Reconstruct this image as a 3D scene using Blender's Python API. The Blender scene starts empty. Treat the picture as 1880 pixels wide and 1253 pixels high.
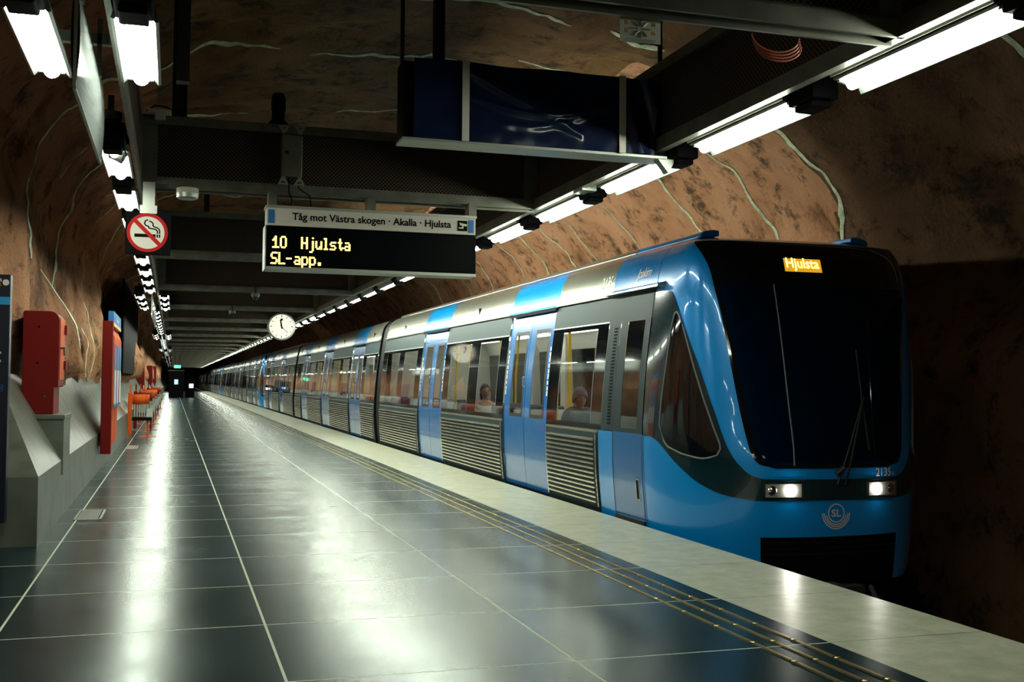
import bpy, math, random
from mathutils import Vector, Matrix, noise
random.seed(7)
scene = bpy.context.scene
COL = scene.collection

# ------------------------------------------------------------------ camera
PW, PH, FPX = 1880, 1253, 1994.3
YAW, PITCH, ROLL, HC = 0.301947, 0.038501, 0.0081, 1.45
cam_data = bpy.data.cameras.new('camera')
cam = bpy.data.objects.new('camera', cam_data)
COL.objects.link(cam)
cam_data.sensor_fit = 'HORIZONTAL'
cam_data.sensor_width = 36.0
cam_data.lens = 36.0 * FPX / PW
cam_data.clip_start, cam_data.clip_end = 0.05, 500
cy, sy, cp, sp = math.cos(YAW), math.sin(YAW), math.cos(PITCH), math.sin(PITCH)
fw = Vector((sy * cp, cy * cp, sp))
rt = Vector((cy, -sy, 0))
up = rt.cross(fw)
cr, sr = math.cos(ROLL), math.sin(ROLL)
rt, up = cr * rt + sr * up, cr * up - sr * rt
M = Matrix((rt, up, -fw)).transposed().to_4x4()
M.translation = Vector((0, 0, HC))
cam.matrix_world = M
scene.camera = cam

# ------------------------------------------------------------------ view, world, light levels
scene.view_settings.view_transform = 'Standard'
scene.view_settings.look = 'None'
scene.view_settings.exposure = 0.58
scene.view_settings.gamma = 1.0
scene.view_settings.use_curve_mapping = False
world = bpy.data.worlds.new('tunnel_dark')
scene.world = world
world.use_nodes = True
world.node_tree.nodes['Background'].inputs[0].default_value = (0.02, 0.03, 0.04, 1)
world.node_tree.nodes['Background'].inputs[1].default_value = 0.0
scene.cycles.max_bounces = 7
scene.cycles.diffuse_bounces = 2
scene.cycles.glossy_bounces = 4
scene.cycles.transparent_max_bounces = 12
scene.cycles.sample_clamp_indirect = 6.0
scene.cycles.caustics_reflective = False
scene.cycles.caustics_refractive = False
LAMP_EDGE = 108.0       # open tubes over the platform edge
LAMP = 38.0            # tube brightness
CABIN = 7.0            # ceiling strips inside the train
HEAD = 40.0            # headlights

# ------------------------------------------------------------------ materials
def new_mat(name):
    m = bpy.data.materials.new(name)
    m.use_nodes = True
    nt = m.node_tree
    return m, nt, nt.nodes['Principled BSDF']

def pm(name, col, rough=0.5, metal=0.0, coat=0.0, emit=None, es=0.0, var=0.0, vscale=6.0, bump=0.0, bscale=40.0, spec=0.5):
    m, nt, b = new_mat(name)
    b.inputs['Base Color'].default_value = (*col, 1)
    b.inputs['Roughness'].default_value = rough
    b.inputs['Metallic'].default_value = metal
    b.inputs['Coat Weight'].default_value = coat
    b.inputs['Coat Roughness'].default_value = 0.04
    b.inputs['Specular IOR Level'].default_value = spec
    if emit:
        b.inputs['Emission Color'].default_value = (*emit, 1)
        b.inputs['Emission Strength'].default_value = es
    N, L = nt.nodes, nt.links
    tc = N.new('ShaderNodeTexCoord')
    if var > 0:
        n = N.new('ShaderNodeTexNoise'); n.inputs['Scale'].default_value = vscale; n.inputs['Detail'].default_value = 5
        L.new(tc.outputs['Object'], n.inputs['Vector'])
        mr = N.new('ShaderNodeMapRange'); mr.inputs[1].default_value = .3; mr.inputs[2].default_value = .7
        mr.inputs[3].default_value = 1 - var; mr.inputs[4].default_value = 1 + var
        L.new(n.outputs['Fac'], mr.inputs[0])
        mx = N.new('ShaderNodeMix'); mx.data_type = 'RGBA'; mx.blend_type = 'MULTIPLY'; mx.inputs[0].default_value = 1
        mx.inputs[6].default_value = (*col, 1)
        L.new(mr.outputs[0], mx.inputs[7]); L.new(mx.outputs[2], b.inputs['Base Color'])
    if bump > 0:
        n2 = N.new('ShaderNodeTexNoise'); n2.inputs['Scale'].default_value = bscale; n2.inputs['Detail'].default_value = 4
        L.new(tc.outputs['Object'], n2.inputs['Vector'])
        bp = N.new('ShaderNodeBump'); bp.inputs['Strength'].default_value = bump; bp.inputs['Distance'].default_value = .01
        L.new(n2.outputs['Fac'], bp.inputs['Height']); L.new(bp.outputs[0], b.inputs['Normal'])
    return m

def emis(name, col, s):
    m, nt, b = new_mat(name)
    b.inputs['Base Color'].default_value = (*[c * .3 for c in col], 1)
    b.inputs['Emission Color'].default_value = (*col, 1)
    b.inputs['Emission Strength'].default_value = s
    return m

def glass_mat(name, tint, refl=1.3, rough=0.02, dark=0.0):
    m, nt, b = new_mat(name)
    N, L = nt.nodes, nt.links
    N.remove(b)
    tr = N.new('ShaderNodeBsdfTransparent'); tr.inputs[0].default_value = (*tint, 1)
    gl = N.new('ShaderNodeBsdfGlossy'); gl.inputs['Roughness'].default_value = rough; gl.inputs[0].default_value = (1, 1, 1, 1)
    fr = N.new('ShaderNodeFresnel'); fr.inputs[0].default_value = 1.5
    mu = N.new('ShaderNodeMath'); mu.operation = 'MULTIPLY'; mu.inputs[1].default_value = refl; mu.use_clamp = True
    mx = N.new('ShaderNodeMixShader')
    L.new(fr.outputs[0], mu.inputs[0]); L.new(mu.outputs[0], mx.inputs[0])
    L.new(tr.outputs[0], mx.inputs[1]); L.new(gl.outputs[0], mx.inputs[2])
    L.new(mx.outputs[0], N['Material Output'].inputs[0])
    return m

def math_node(nt, op, a=None, b=None, c=None, clamp=False):
    n = nt.nodes.new('ShaderNodeMath'); n.operation = op; n.use_clamp = clamp
    for i, v in enumerate((a, b, c)):
        if v is None: continue
        if isinstance(v, (int, float)): n.inputs[i].default_value = v
        else: nt.links.new(v, n.inputs[i])
    return n.outputs[0]

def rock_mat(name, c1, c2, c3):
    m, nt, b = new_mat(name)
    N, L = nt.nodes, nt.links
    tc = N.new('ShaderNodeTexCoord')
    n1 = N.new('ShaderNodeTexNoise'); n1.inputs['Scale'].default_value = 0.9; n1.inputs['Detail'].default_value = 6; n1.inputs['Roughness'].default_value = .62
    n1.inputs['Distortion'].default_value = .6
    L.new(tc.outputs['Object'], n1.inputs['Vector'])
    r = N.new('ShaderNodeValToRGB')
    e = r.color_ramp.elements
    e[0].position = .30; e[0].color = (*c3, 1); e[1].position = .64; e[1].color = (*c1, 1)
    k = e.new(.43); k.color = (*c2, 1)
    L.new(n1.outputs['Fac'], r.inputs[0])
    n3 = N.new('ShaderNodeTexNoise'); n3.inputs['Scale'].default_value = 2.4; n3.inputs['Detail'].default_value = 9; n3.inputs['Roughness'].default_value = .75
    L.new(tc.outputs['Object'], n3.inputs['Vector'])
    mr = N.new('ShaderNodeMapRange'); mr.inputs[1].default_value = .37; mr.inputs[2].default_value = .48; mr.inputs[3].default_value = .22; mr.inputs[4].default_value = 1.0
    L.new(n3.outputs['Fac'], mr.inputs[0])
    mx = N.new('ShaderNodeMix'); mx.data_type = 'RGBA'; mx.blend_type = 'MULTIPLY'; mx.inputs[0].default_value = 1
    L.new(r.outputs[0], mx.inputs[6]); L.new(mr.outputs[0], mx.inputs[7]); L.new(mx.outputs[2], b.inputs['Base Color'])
    b.inputs['Roughness'].default_value = .75
    b.inputs['Specular IOR Level'].default_value = .25
    n2 = N.new('ShaderNodeTexNoise'); n2.inputs['Scale'].default_value = 14; n2.inputs['Detail'].default_value = 7; n2.inputs['Roughness'].default_value = .7
    L.new(tc.outputs['Object'], n2.inputs['Vector'])
    bp = N.new('ShaderNodeBump'); bp.inputs['Strength'].default_value = .9; bp.inputs['Distance'].default_value = .07
    L.new(n2.outputs['Fac'], bp.inputs['Height']); L.new(bp.outputs[0], b.inputs['Normal'])
    return m

def floor_mat():
    m, nt, b = new_mat('dark_polished_terrazzo_tiles')
    N, L = nt.nodes, nt.links
    tc = N.new('ShaderNodeTexCoord')
    sx = N.new('ShaderNodeSeparateXYZ'); L.new(tc.outputs['Object'], sx.inputs[0])
    x, y = sx.outputs[0], sx.outputs[1]
    def near(v, c, w): return math_node(nt, 'LESS_THAN', math_node(nt, 'ABSOLUTE', math_node(nt, 'SUBTRACT', v, c)), w)
    yy = math_node(nt, 'DIVIDE', math_node(nt, 'SUBTRACT', y, 5.37), 1.285)
    fy = math_node(nt, 'SUBTRACT', yy, math_node(nt, 'ROUND', yy))
    gl = math_node(nt, 'LESS_THAN', math_node(nt, 'ABSOLUTE', fy), .0042)
    for c in (-0.925, 0.55, 2.035):
        gl = math_node(nt, 'MAXIMUM', gl, near(x, c, .0075))
    # per tile tone
    fl = math_node(nt, 'FLOOR', yy)
    fx = math_node(nt, 'FLOOR', math_node(nt, 'DIVIDE', math_node(nt, 'SUBTRACT', x, .55), 1.48))
    wn = N.new('ShaderNodeTexWhiteNoise'); wn.noise_dimensions = '2D'
    cx = N.new('ShaderNodeCombineXYZ'); L.new(fx, cx.inputs[0]); L.new(fl, cx.inputs[1]); L.new(cx.outputs[0], wn.inputs['Vector'])
    n = N.new('ShaderNodeTexNoise'); n.inputs['Scale'].default_value = 60; n.inputs['Detail'].default_value = 3
    L.new(tc.outputs['Object'], n.inputs['Vector'])
    r = N.new('ShaderNodeValToRGB'); e = r.color_ramp.elements
    e[0].position = .3; e[0].color = (.002, .011, .014, 1); e[1].position = .72; e[1].color = (.006, .030, .036, 1)
    L.new(n.outputs['Fac'], r.inputs[0])
    tone = math_node(nt, 'MULTIPLY_ADD', wn.outputs['Value'], .5, .75)
    m1 = N.new('ShaderNodeMix'); m1.data_type = 'RGBA'; m1.blend_type = 'MULTIPLY'; m1.inputs[0].default_value = 1
    L.new(r.outputs[0], m1.inputs[6]); L.new(tone, m1.inputs[7])
    v = N.new('ShaderNodeTexVoronoi'); v.inputs['Scale'].default_value = 26
    L.new(tc.outputs['Object'], v.inputs['Vector'])
    sc = N.new('ShaderNodeSeparateColor'); L.new(v.outputs['Color'], sc.inputs[0])
    thr = math_node(nt, 'MULTIPLY', math_node(nt, 'GREATER_THAN', sc.outputs[0], .975), math_node(nt, 'MULTIPLY', sc.outputs[1], .17))
    chip = math_node(nt, 'LESS_THAN', v.outputs['Distance'], thr)
    m2 = N.new('ShaderNodeMix'); m2.data_type = 'RGBA'; L.new(chip, m2.inputs[0]); L.new(m1.outputs[2], m2.inputs[6]); m2.inputs[7].default_value = (.07, .10, .095, 1)
    m3 = N.new('ShaderNodeMix'); m3.data_type = 'RGBA'; L.new(gl, m3.inputs[0]); L.new(m2.outputs[2], m3.inputs[6]); m3.inputs[7].default_value = (.62, .66, .52, 1)
    L.new(m3.outputs[2], b.inputs['Base Color'])
    n2 = N.new('ShaderNodeTexNoise'); n2.inputs['Scale'].default_value = 1.6; n2.inputs['Detail'].default_value = 6
    L.new(tc.outputs['Object'], n2.inputs['Vector'])
    ro = N.new('ShaderNodeMapRange'); ro.inputs[1].default_value = .35; ro.inputs[2].default_value = .7; ro.inputs[3].default_value = .225; ro.inputs[4].default_value = .275
    L.new(n2.outputs['Fac'], ro.inputs[0])
    rr = math_node(nt, 'MAXIMUM', ro.outputs[0], math_node(nt, 'MULTIPLY', gl, .6))
    L.new(rr, b.inputs['Roughness'])
    b.inputs['IOR'].default_value = 1.38
    b.inputs['Specular Tint'].default_value = (.40, 1.0, .84, 1)
    # slightly uneven laying: every tile course dips a little
    w = N.new('ShaderNodeTexNoise'); w.inputs['Scale'].default_value = 35; w.inputs['Detail'].default_value = 3
    L.new(tc.outputs['Object'], w.inputs['Vector'])
    bp = N.new('ShaderNodeBump'); bp.inputs['Strength'].default_value = .06; bp.inputs['Distance'].default_value = .004
    L.new(w.outputs['Fac'], bp.inputs['Height']); L.new(bp.outputs[0], b.inputs['Normal'])
    return m

def strip_mat():
    m, nt, b = new_mat('pale_platform_edge_stone')
    N, L = nt.nodes, nt.links
    tc = N.new('ShaderNodeTexCoord')
    sx = N.new('ShaderNodeSeparateXYZ'); L.new(tc.outputs['Object'], sx.inputs[0])
    yy = math_node(nt, 'DIVIDE', math_node(nt, 'SUBTRACT', sx.outputs[1], 5.37), 1.285)
    fy = math_node(nt, 'SUBTRACT', yy, math_node(nt, 'ROUND', yy))
    gl = math_node(nt, 'LESS_THAN', math_node(nt, 'ABSOLUTE', fy), .0035)
    n = N.new('ShaderNodeTexNoise'); n.inputs['Scale'].default_value = 5; n.inputs['Detail'].default_value = 8; n.inputs['Roughness'].default_value = .7
    L.new(tc.outputs['Object'], n.inputs['Vector'])
    r = N.new('ShaderNodeValToRGB'); e = r.color_ramp.elements
    e[0].position = .3; e[0].color = (.38, .40, .30, 1); e[1].position = .65; e[1].color = (.62, .62, .48, 1)
    L.new(n.outputs['Fac'], r.inputs[0])
    m3 = N.new('ShaderNodeMix'); m3.data_type = 'RGBA'; L.new(gl, m3.inputs[0]); L.new(r.outputs[0], m3.inputs[6]); m3.inputs[7].default_value = (.05, .06, .06, 1)
    L.new(m3.outputs[2], b.inputs['Base Color'])
    b.inputs['Roughness'].default_value = .3
    return m

def perf_mat():
    m, nt, b = new_mat('dark_perforated_sheet')
    N, L = nt.nodes, nt.links
    tc = N.new('ShaderNodeTexCoord')
    sx = N.new('ShaderNodeSeparateXYZ'); L.new(tc.outputs['Object'], sx.inputs[0])
    a = math_node(nt, 'ADD', sx.outputs[0], sx.outputs[1])
    px = math_node(nt, 'DIVIDE', a, .036)
    pz = math_node(nt, 'DIVIDE', sx.outputs[2], .018)
    row = math_node(nt, 'FLOOR', pz)
    odd = math_node(nt, 'MULTIPLY', math_node(nt, 'MODULO', math_node(nt, 'ABSOLUTE', row), 2.0), .5)
    u = math_node(nt, 'SUBTRACT', math_node(nt, 'FRACT', math_node(nt, 'ADD', px, odd)), .5)
    v = math_node(nt, 'SUBTRACT', math_node(nt, 'FRACT', pz), .5)
    d = math_node(nt, 'ADD', math_node(nt, 'MULTIPLY', u, u), math_node(nt, 'MULTIPLY', math_node(nt, 'MULTIPLY', v, v), .6))
    hole = math_node(nt, 'LESS_THAN', d, .13)
    mx = N.new('ShaderNodeMix'); mx.data_type = 'RGBA'; L.new(hole, mx.inputs[0])
    mx.inputs[6].default_value = (.11, .08, .05, 1); mx.inputs[7].default_value = (.002, .002, .002, 1)
    L.new(mx.outputs[2], b.inputs['Base Color'])
    b.inputs['Roughness'].default_value = .6
    b.inputs['Specular IOR Level'].default_value = .2
    return m

MT = {}
MT['rock'] = rock_mat('painted_sprayed_rock', (.76, .40, .23), (.62, .30, .155), (.20, .085, .042))
MT['rock_shade'] = rock_mat('brown_rock_with_shade', (.22, .115, .055), (.15, .075, .036), (.05, .024, .012))  # darker copy of the rock, with the near right wall's shade in it
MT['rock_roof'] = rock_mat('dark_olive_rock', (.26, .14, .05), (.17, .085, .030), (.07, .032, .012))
MT['rock_left'] = rock_mat('brown_rock', (.52, .25, .115), (.36, .155, .068), (.12, .048, .021))
MT['vein'] = pm('pale_green_painted_vein', (.55, .62, .42), .7, var=.35, vscale=12)
MT['floor'] = floor_mat()
MT['strip'] = strip_mat()
MT['perf'] = perf_mat()
MT['concrete'] = pm('smooth_grey_concrete', (.15, .165, .135), .38, var=.3, vscale=2.5, bump=.15, bscale=20)
MT['slope'] = pm('worn_polished_concrete', (.12, .135, .11), .3, var=.45, vscale=3)
MT['ballast'] = pm('dark_ballast', (.02, .018, .016), .9, var=.5, vscale=20, bump=.8)
MT['beam'] = pm('galvanised_steel', (.17, .17, .135), .45, metal=.35, var=.25)
MT['darksteel'] = pm('dark_painted_steel', (.035, .035, .033), .5, metal=.3)
MT['housing'] = pm('grey_lamp_housing', (.10, .115, .105), .4)
MT['lamp'] = emis('lamp_tube', (.92, 1.0, .82), LAMP)
MT['lamp_edge'] = emis('bright_lamp_tube', (.92, 1.0, .82), LAMP_EDGE)
MT['pale'] = pm('pale_reflector_paint', (.70, .72, .60), .5)
MT['black'] = pm('black_plastic', (.003, .003, .004), .7, spec=.08)
MT['screen'] = pm('matt_display_glass', (.0015, .002, .003), .35, spec=.04)
MT['gloss_black'] = pm('gloss_black_glass', (.004, .006, .008), .06, coat=.5)
MT['steel'] = pm('brushed_stainless', (.56, .56, .48), .24, metal=.85, var=.12, vscale=1.2)
MT['grey'] = pm('grey_train_paint', (.030, .052, .060), .5, spec=.1)
MT['blue'] = pm('bright_blue_train_paint', (.0006, .30, .84), .25, metal=.1, coat=.8)
MT['doorblue'] = pm('blue_door_paint', (.010, .15, .46), .22, metal=.1, coat=.7)
MT['teal'] = pm('dark_petrol_paint', (.005, .026, .036), .14, coat=.8)
MT['seal'] = pm('grey_rubber_seal', (.16, .18, .19), .5)
MT['rubber'] = pm('black_rubber', (.012, .012, .013), .6)
MT['pane'] = glass_mat('window_glass', (.78, .84, .82), 1.1)
MT['dark_pane'] = glass_mat('tinted_cab_glass', (.16, .20, .21), .7)
MT['white'] = pm('white_print', (.75, .76, .70), .5)
MT['cream'] = pm('cream_interior_panel', (.55, .56, .50), .5)
MT['seat'] = pm('blue_grey_seat_cloth', (.05, .08, .14), .8, var=.3)
MT['yellow'] = pm('yellow_pole', (.70, .48, .02), .35)
MT['cabin'] = emis('cabin_light', (1.0, .97, .82), CABIN)
MT['amber'] = emis('amber_led', (1.0, .62, .10), 4.0)
MT['amber_dim'] = emis('amber_backlight', (.9, .42, .02), .55)
MT['head'] = emis('headlight_bulb', (1.0, .96, .85), HEAD)
MT['chrome'] = pm('chrome', (.75, .75, .7), .12, metal=1)
MT['red'] = pm('red_enamel', (.19, .006, .004), .5, spec=.2)
MT['orange'] = pm('orange_enamel', (.70, .10, .012), .5, spec=.2)
MT['signwhite'] = pm('white_sign_face', (.74, .70, .62), .6, spec=.2)
MT['signblue'] = pm('blue_sign_field', (.02, .18, .48), .5)
MT['navy'] = pm('navy_sign', (.006, .012, .032), .35)
MT['cyan'] = pm('light_blue_band', (.02, .32, .70), .5)
MT['signred'] = pm('red_sign_ring', (.50, .012, .012), .6, spec=.15)
MT['tarp'] = pm('dark_blue_plastic_sheet', (.005, .013, .046), .22, coat=.2)
MT['brass'] = pm('brass_strip', (.55, .42, .17), .3, metal=.9)
MT['alu'] = pm('matt_aluminium', (.42, .44, .40), .4, metal=.6)
MT['clockface'] = emis('lit_clock_face', (1.0, .93, .74), .62)
MT['green'] = emis('green_exit_light', (.08, .8, .35), 2.0)
MT['hangwhite'] = pm('glossy_pale_sign', (.50, .55, .55), .12, coat=.5)
MT['cableorange'] = pm('orange_cable', (.30, .05, .015), .5)
MT['skin'] = pm('skin', (.48, .26, .18), .5)
MT['hair'] = pm('dark_brown_hair', (.03, .016, .01), .6)
MT['top'] = pm('cream_knit', (.50, .47, .40), .9, bump=.3)
MT['hoodie'] = pm('blue_grey_cotton', (.06, .09, .14), .9, bump=.3)
MT['trousers'] = pm('dark_denim', (.015, .02, .035), .85)
MT['ochre'] = pm('yellow_bin', (.25, .17, .03), .5)
MT['paper'] = pm('folded_newspaper', (.42, .40, .34), .8, var=.3, vscale=30)
MT['poster'] = pm('dark_wine_poster', (.05, .015, .03), .5, var=.6, vscale=9)

# ------------------------------------------------------------------ mesh helpers
class MB:
    def __init__(s): s.v = []; s.f = []; s.m = []
    def add(s, vs, fs, mi=0):
        o = len(s.v); s.v += [tuple(v) for v in vs]
        for f in fs: s.f.append(tuple(i + o for i in f)); s.m.append(mi)
    def box(s, x0, x1, y0, y1, z0, z1, mi=0):
        s.add([(x0,y0,z0),(x1,y0,z0),(x1,y1,z0),(x0,y1,z0),(x0,y0,z1),(x1,y0,z1),(x1,y1,z1),(x0,y1,z1)],
              [(0,3,2,1),(4,5,6,7),(0,1,5,4),(1,2,6,5),(2,3,7,6),(3,0,4,7)], mi); return s
    def quad(s, a, b, c, d, mi=0): s.add([a,b,c,d], [(0,1,2,3)], mi); return s
    def grid(s, fn, nu, nv, mi=0, wrap=False):
        vs = [fn(i / nu, j / nv) for j in range(nv + 1) for i in range(nu + 1)]
        fs = []
        for j in range(nv):
            for i in range(nu):
                a = j * (nu + 1) + i; fs.append((a, a + 1, a + nu + 2, a + nu + 1))
        s.add(vs, fs, mi); return s
    def tube(s, pts, r, n=8, mi=0, cap=True):
        pts = [Vector(p) for p in pts]; rings = []
        for i, p in enumerate(pts):
            d = (pts[min(i+1, len(pts)-1)] - pts[max(i-1, 0)]).normalized()
            a = d.cross(Vector((0,0,1)) if abs(d.z) < .9 else Vector((0,1,0))).normalized(); b = d.cross(a)
            rr = r[i] if isinstance(r, (list, tuple)) else r
            rings.append([p + rr * (math.cos(2*math.pi*k/n) * a + math.sin(2*math.pi*k/n) * b) for k in range(n)])
        vs = [v for R in rings for v in R]; fs = []
        for i in range(len(pts) - 1):
            for k in range(n):
                fs.append((i*n+k, i*n+(k+1)%n, (i+1)*n+(k+1)%n, (i+1)*n+k))
        if cap: fs += [tuple(range(n))[::-1], tuple((len(pts)-1)*n+k for k in range(n))]
        s.add(vs, fs, mi); return s
    def lathe(s, c, prof, axis='z', n=24, mi=0):
        # prof: list of (radius, height along axis)
        vs = []
        for r, h in prof:
            for k in range(n):
                a = 2*math.pi*k/n; u, w = r*math.cos(a), r*math.sin(a)
                p = (u, w, h) if axis == 'z' else ((u, h, w) if axis == 'y' else (h, u, w))
                vs.append((c[0]+p[0], c[1]+p[1], c[2]+p[2]))
        fs = []
        for i in range(len(prof)-1):
            for k in range(n): fs.append((i*n+k, i*n+(k+1)%n, (i+1)*n+(k+1)%n, (i+1)*n+k))
        fs += [tuple(range(n)), tuple((len(prof)-1)*n+k for k in range(n))]
        s.add(vs, fs, mi); return s
    def prism(s, poly, fn, d0, d1, mi=0):
        # poly 2D (a,b); fn(a,b,d)->3D
        n = len(poly)
        vs = [fn(a, b, d0) for a, b in poly] + [fn(a, b, d1) for a, b in poly]
        fs = [tuple(range(n)), tuple(range(2*n-1, n-1, -1))] + [(i, i+n, (i+1)%n+n, (i+1)%n) for i in range(n)]
        s.add(vs, fs, mi); return s
    def build(s, name, mats, parent=None, smooth=False, bevel=0.0, angle=40):
        me = bpy.data.meshes.new(name)
        o = origin(parent) if parent else Vector((0,0,0))
        me.from_pydata([(v[0]-o.x, v[1]-o.y, v[2]-o.z) for v in s.v], [], s.f)
        if not isinstance(mats, (list, tuple)): mats = [mats]
        for m in mats: me.materials.append(m)
        me.polygons.foreach_set('material_index', s.m)
        if smooth:
            me.polygons.foreach_set('use_smooth', [True] * len(me.polygons))
            if angle < 170: me.set_sharp_from_angle(angle=math.radians(angle))
        me.update()
        ob = bpy.data.objects.new(name, me); COL.objects.link(ob)
        if parent: ob.parent = parent
        if bevel > 0:
            b = ob.modifiers.new('edge', 'BEVEL'); b.width = bevel; b.segments = 2; b.limit_method = 'ANGLE'
        return ob

def origin(o):
    p = Vector((0,0,0))
    while o: p += o.location; o = o.parent
    return p

def tag(o, label, cat, group=None):
    o['label'] = label; o['category'] = cat
    if group: o['group'] = group
    return o
def thing(name, label, cat, loc, group=None):
    o = bpy.data.objects.new(name, None); COL.objects.link(o); o.location = loc; o.empty_display_size = .2
    return tag(o, label, cat, group)
def struct(o): o['kind'] = 'structure'; return o
def copy_thing(root, shift, label=None, group=None):
    r = root.copy(); COL.objects.link(r); r.location = root.location + Vector(shift)
    if label: r['label'] = label
    if group: r['group'] = group
    for ch in list(root.children):
        c = ch.copy(); COL.objects.link(c); c.parent = r
        for g in list(ch.children):
            d = g.copy(); COL.objects.link(d); d.parent = c
    return r

def text2d(body, size=1.0, shear=0.0, bold=0.0, width=None, height=None, space=1.0):
    cu = bpy.data.curves.new('lettering', 'FONT'); cu.body = body; cu.size = 1.0; cu.shear = shear; cu.offset = bold
    cu.space_character = space
    cu.resolution_u = 3
    ob = bpy.data.objects.new('lettering', cu); COL.objects.link(ob)
    dg = bpy.context.evaluated_depsgraph_get(); dg.update()
    me = bpy.data.meshes.new_from_object(ob.evaluated_get(dg))
    vs = [(v.co.x, v.co.y) for v in me.vertices]; fs = [tuple(p.vertices) for p in me.polygons]
    bpy.data.objects.remove(ob); bpy.data.meshes.remove(me); bpy.data.curves.remove(cu)
    x0 = min(v[0] for v in vs); x1 = max(v[0] for v in vs); y0 = min(v[1] for v in vs); y1 = max(v[1] for v in vs)
    kx = width / (x1 - x0) if width else size
    ky = height / (y1 - y0) if height else (kx if width else size)
    if height and not width: kx = ky
    return [((a - x0) * kx, (b - y0) * ky) for a, b in vs], fs

def pchip(pts):
    xs_ = [p[0] for p in pts]; ys_ = [p[1] for p in pts]; n = len(pts)
    h = [xs_[i+1]-xs_[i] for i in range(n-1)]; d = [(ys_[i+1]-ys_[i])/h[i] for i in range(n-1)]
    m = [d[0]] + [0 if d[i-1]*d[i] <= 0 else 2*d[i-1]*d[i]/(d[i-1]+d[i]) for i in range(1, n-1)] + [d[-1]]
    def f(x):
        if x <= xs_[0]: return ys_[0]
        if x >= xs_[-1]: return ys_[-1]
        i = 0
        while x > xs_[i+1]: i += 1
        t = (x-xs_[i])/h[i]; t2 = t*t; t3 = t2*t
        return (2*t3-3*t2+1)*ys_[i]+(t3-2*t2+t)*h[i]*m[i]+(-2*t3+3*t2)*ys_[i+1]+(t3-t2)*h[i]*m[i+1]
    return f
ORD = ['first','second','third','fourth','fifth','sixth','seventh','eighth','ninth','tenth','eleventh','twelfth','thirteenth','fourteenth','fifteenth','sixteenth','seventeenth','eighteenth','nineteenth','twentieth']

# ------------------------------------------------------------------ rock vault
def vault_base():
    pts = []
    zs, a, b, cx, n = 2.2, 5.4, 3.5, 3.2, 2.6
    z = 0.9
    while z < zs: pts.append((cx - a, z)); z += .1
    for k in range(0, 401):
        th = math.pi - math.pi * k / 400
        c, s_ = math.cos(th), math.sin(th)
        pts.append((cx + a * math.copysign(abs(c) ** (2/n), c), zs + b * abs(s_) ** (2/n)))
    z = zs
    while z > -1.3: z -= .1; pts.append((cx + a, z))
    # arc-length table
    L = [0]
    for i in range(1, len(pts)): L.append(L[-1] + math.hypot(pts[i][0]-pts[i-1][0], pts[i][1]-pts[i-1][1]))
    return pts, L
VP_, VL_ = vault_base()
VTOT = VL_[-1]
def vault_at(s):
    s = max(0, min(VTOT - 1e-6, s)); lo, hi = 0, len(VL_) - 1
    while hi - lo > 1:
        mid = (lo + hi) // 2
        if VL_[mid] <= s: lo = mid
        else: hi = mid
    t = (s - VL_[lo]) / max(1e-9, VL_[hi] - VL_[lo])
    return VP_[lo][0] + t*(VP_[hi][0]-VP_[lo][0]), VP_[lo][1] + t*(VP_[hi][1]-VP_[lo][1])
def vault_point(s, y, lift=0.0):
    x, z = vault_at(s)
    x0, z0 = vault_at(s - .25); x1, z1 = vault_at(s + .25)
    tx, tz = x1 - x0, z1 - z0; l = math.hypot(tx, tz); nx, nz = tz / l, -tx / l   # inward
    left = max(0, min(1, (2.5 - x) / 3)); right = max(0, min(1, (x - 4) / 3))
    low = max(0, min(1, (4.2 - z) / 2.0))
    n1 = noise.noise(Vector((x*.22, y*.24, z*.22 + 3)))
    n2 = noise.noise(Vector((x*.6 + 9, y*.62, z*.5)))
    n3 = noise.noise(Vector((x*1.7, y*1.9 + 5, z*1.5)))
    n4 = noise.noise(Vector((x*4.5, y*4.5 + 5, z*3.5)))
    rib = noise.noise(Vector((1.7, y*.42, z*.10)))
    d = .30*n1 + .19*n2 + .085*n3 + .03*n4
    d = d * (.75 + .5*left) + left * .38 * rib * (.4 + .6*low)
    for yc, w, am in ((16.2, 1.2, .40), (24.5, 1.6, .45), (20.3, .7, .12), (29.5, 1.0, .25), (41, 1.5, .3)):
        d += left * low * am * math.exp(-((y - yc) / w) ** 2)
    d += left * .50 * max(0, min(1, (4.6 - z) / 2.6))
    if z < 1.5 and x < 0: d = max(.42, min(d, .66))
    d -= right * .9 * max(0, min(1, (11.9 - y) / 1.6)) * max(0, min(1, (z - 2.2) / 1.2 + .35))
    d += lift
    return (x + nx*d, y, z + nz*d)

def frange(stops):
    out = []
    for (a, b, st) in stops:
        n = max(1, round((b-a)/st)); out += [a + (b-a)*i/n for i in range(n)]
    out.append(stops[-1][1]); return out
YS = frange([(-18, 2, .8), (2.0, 10, .2), (10, 26, .11), (26, 45, .2), (45, 80, .45), (80, 222, 2.0)])
def s_of(pred):
    return next(VL_[i] for i in range(len(VP_)) if pred(VP_[i]))
S_A = s_of(lambda p: p[0] > -0.35)      # left wall / ceiling
S_B = s_of(lambda p: p[0] > 5.6)        # ceiling / right wall
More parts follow.
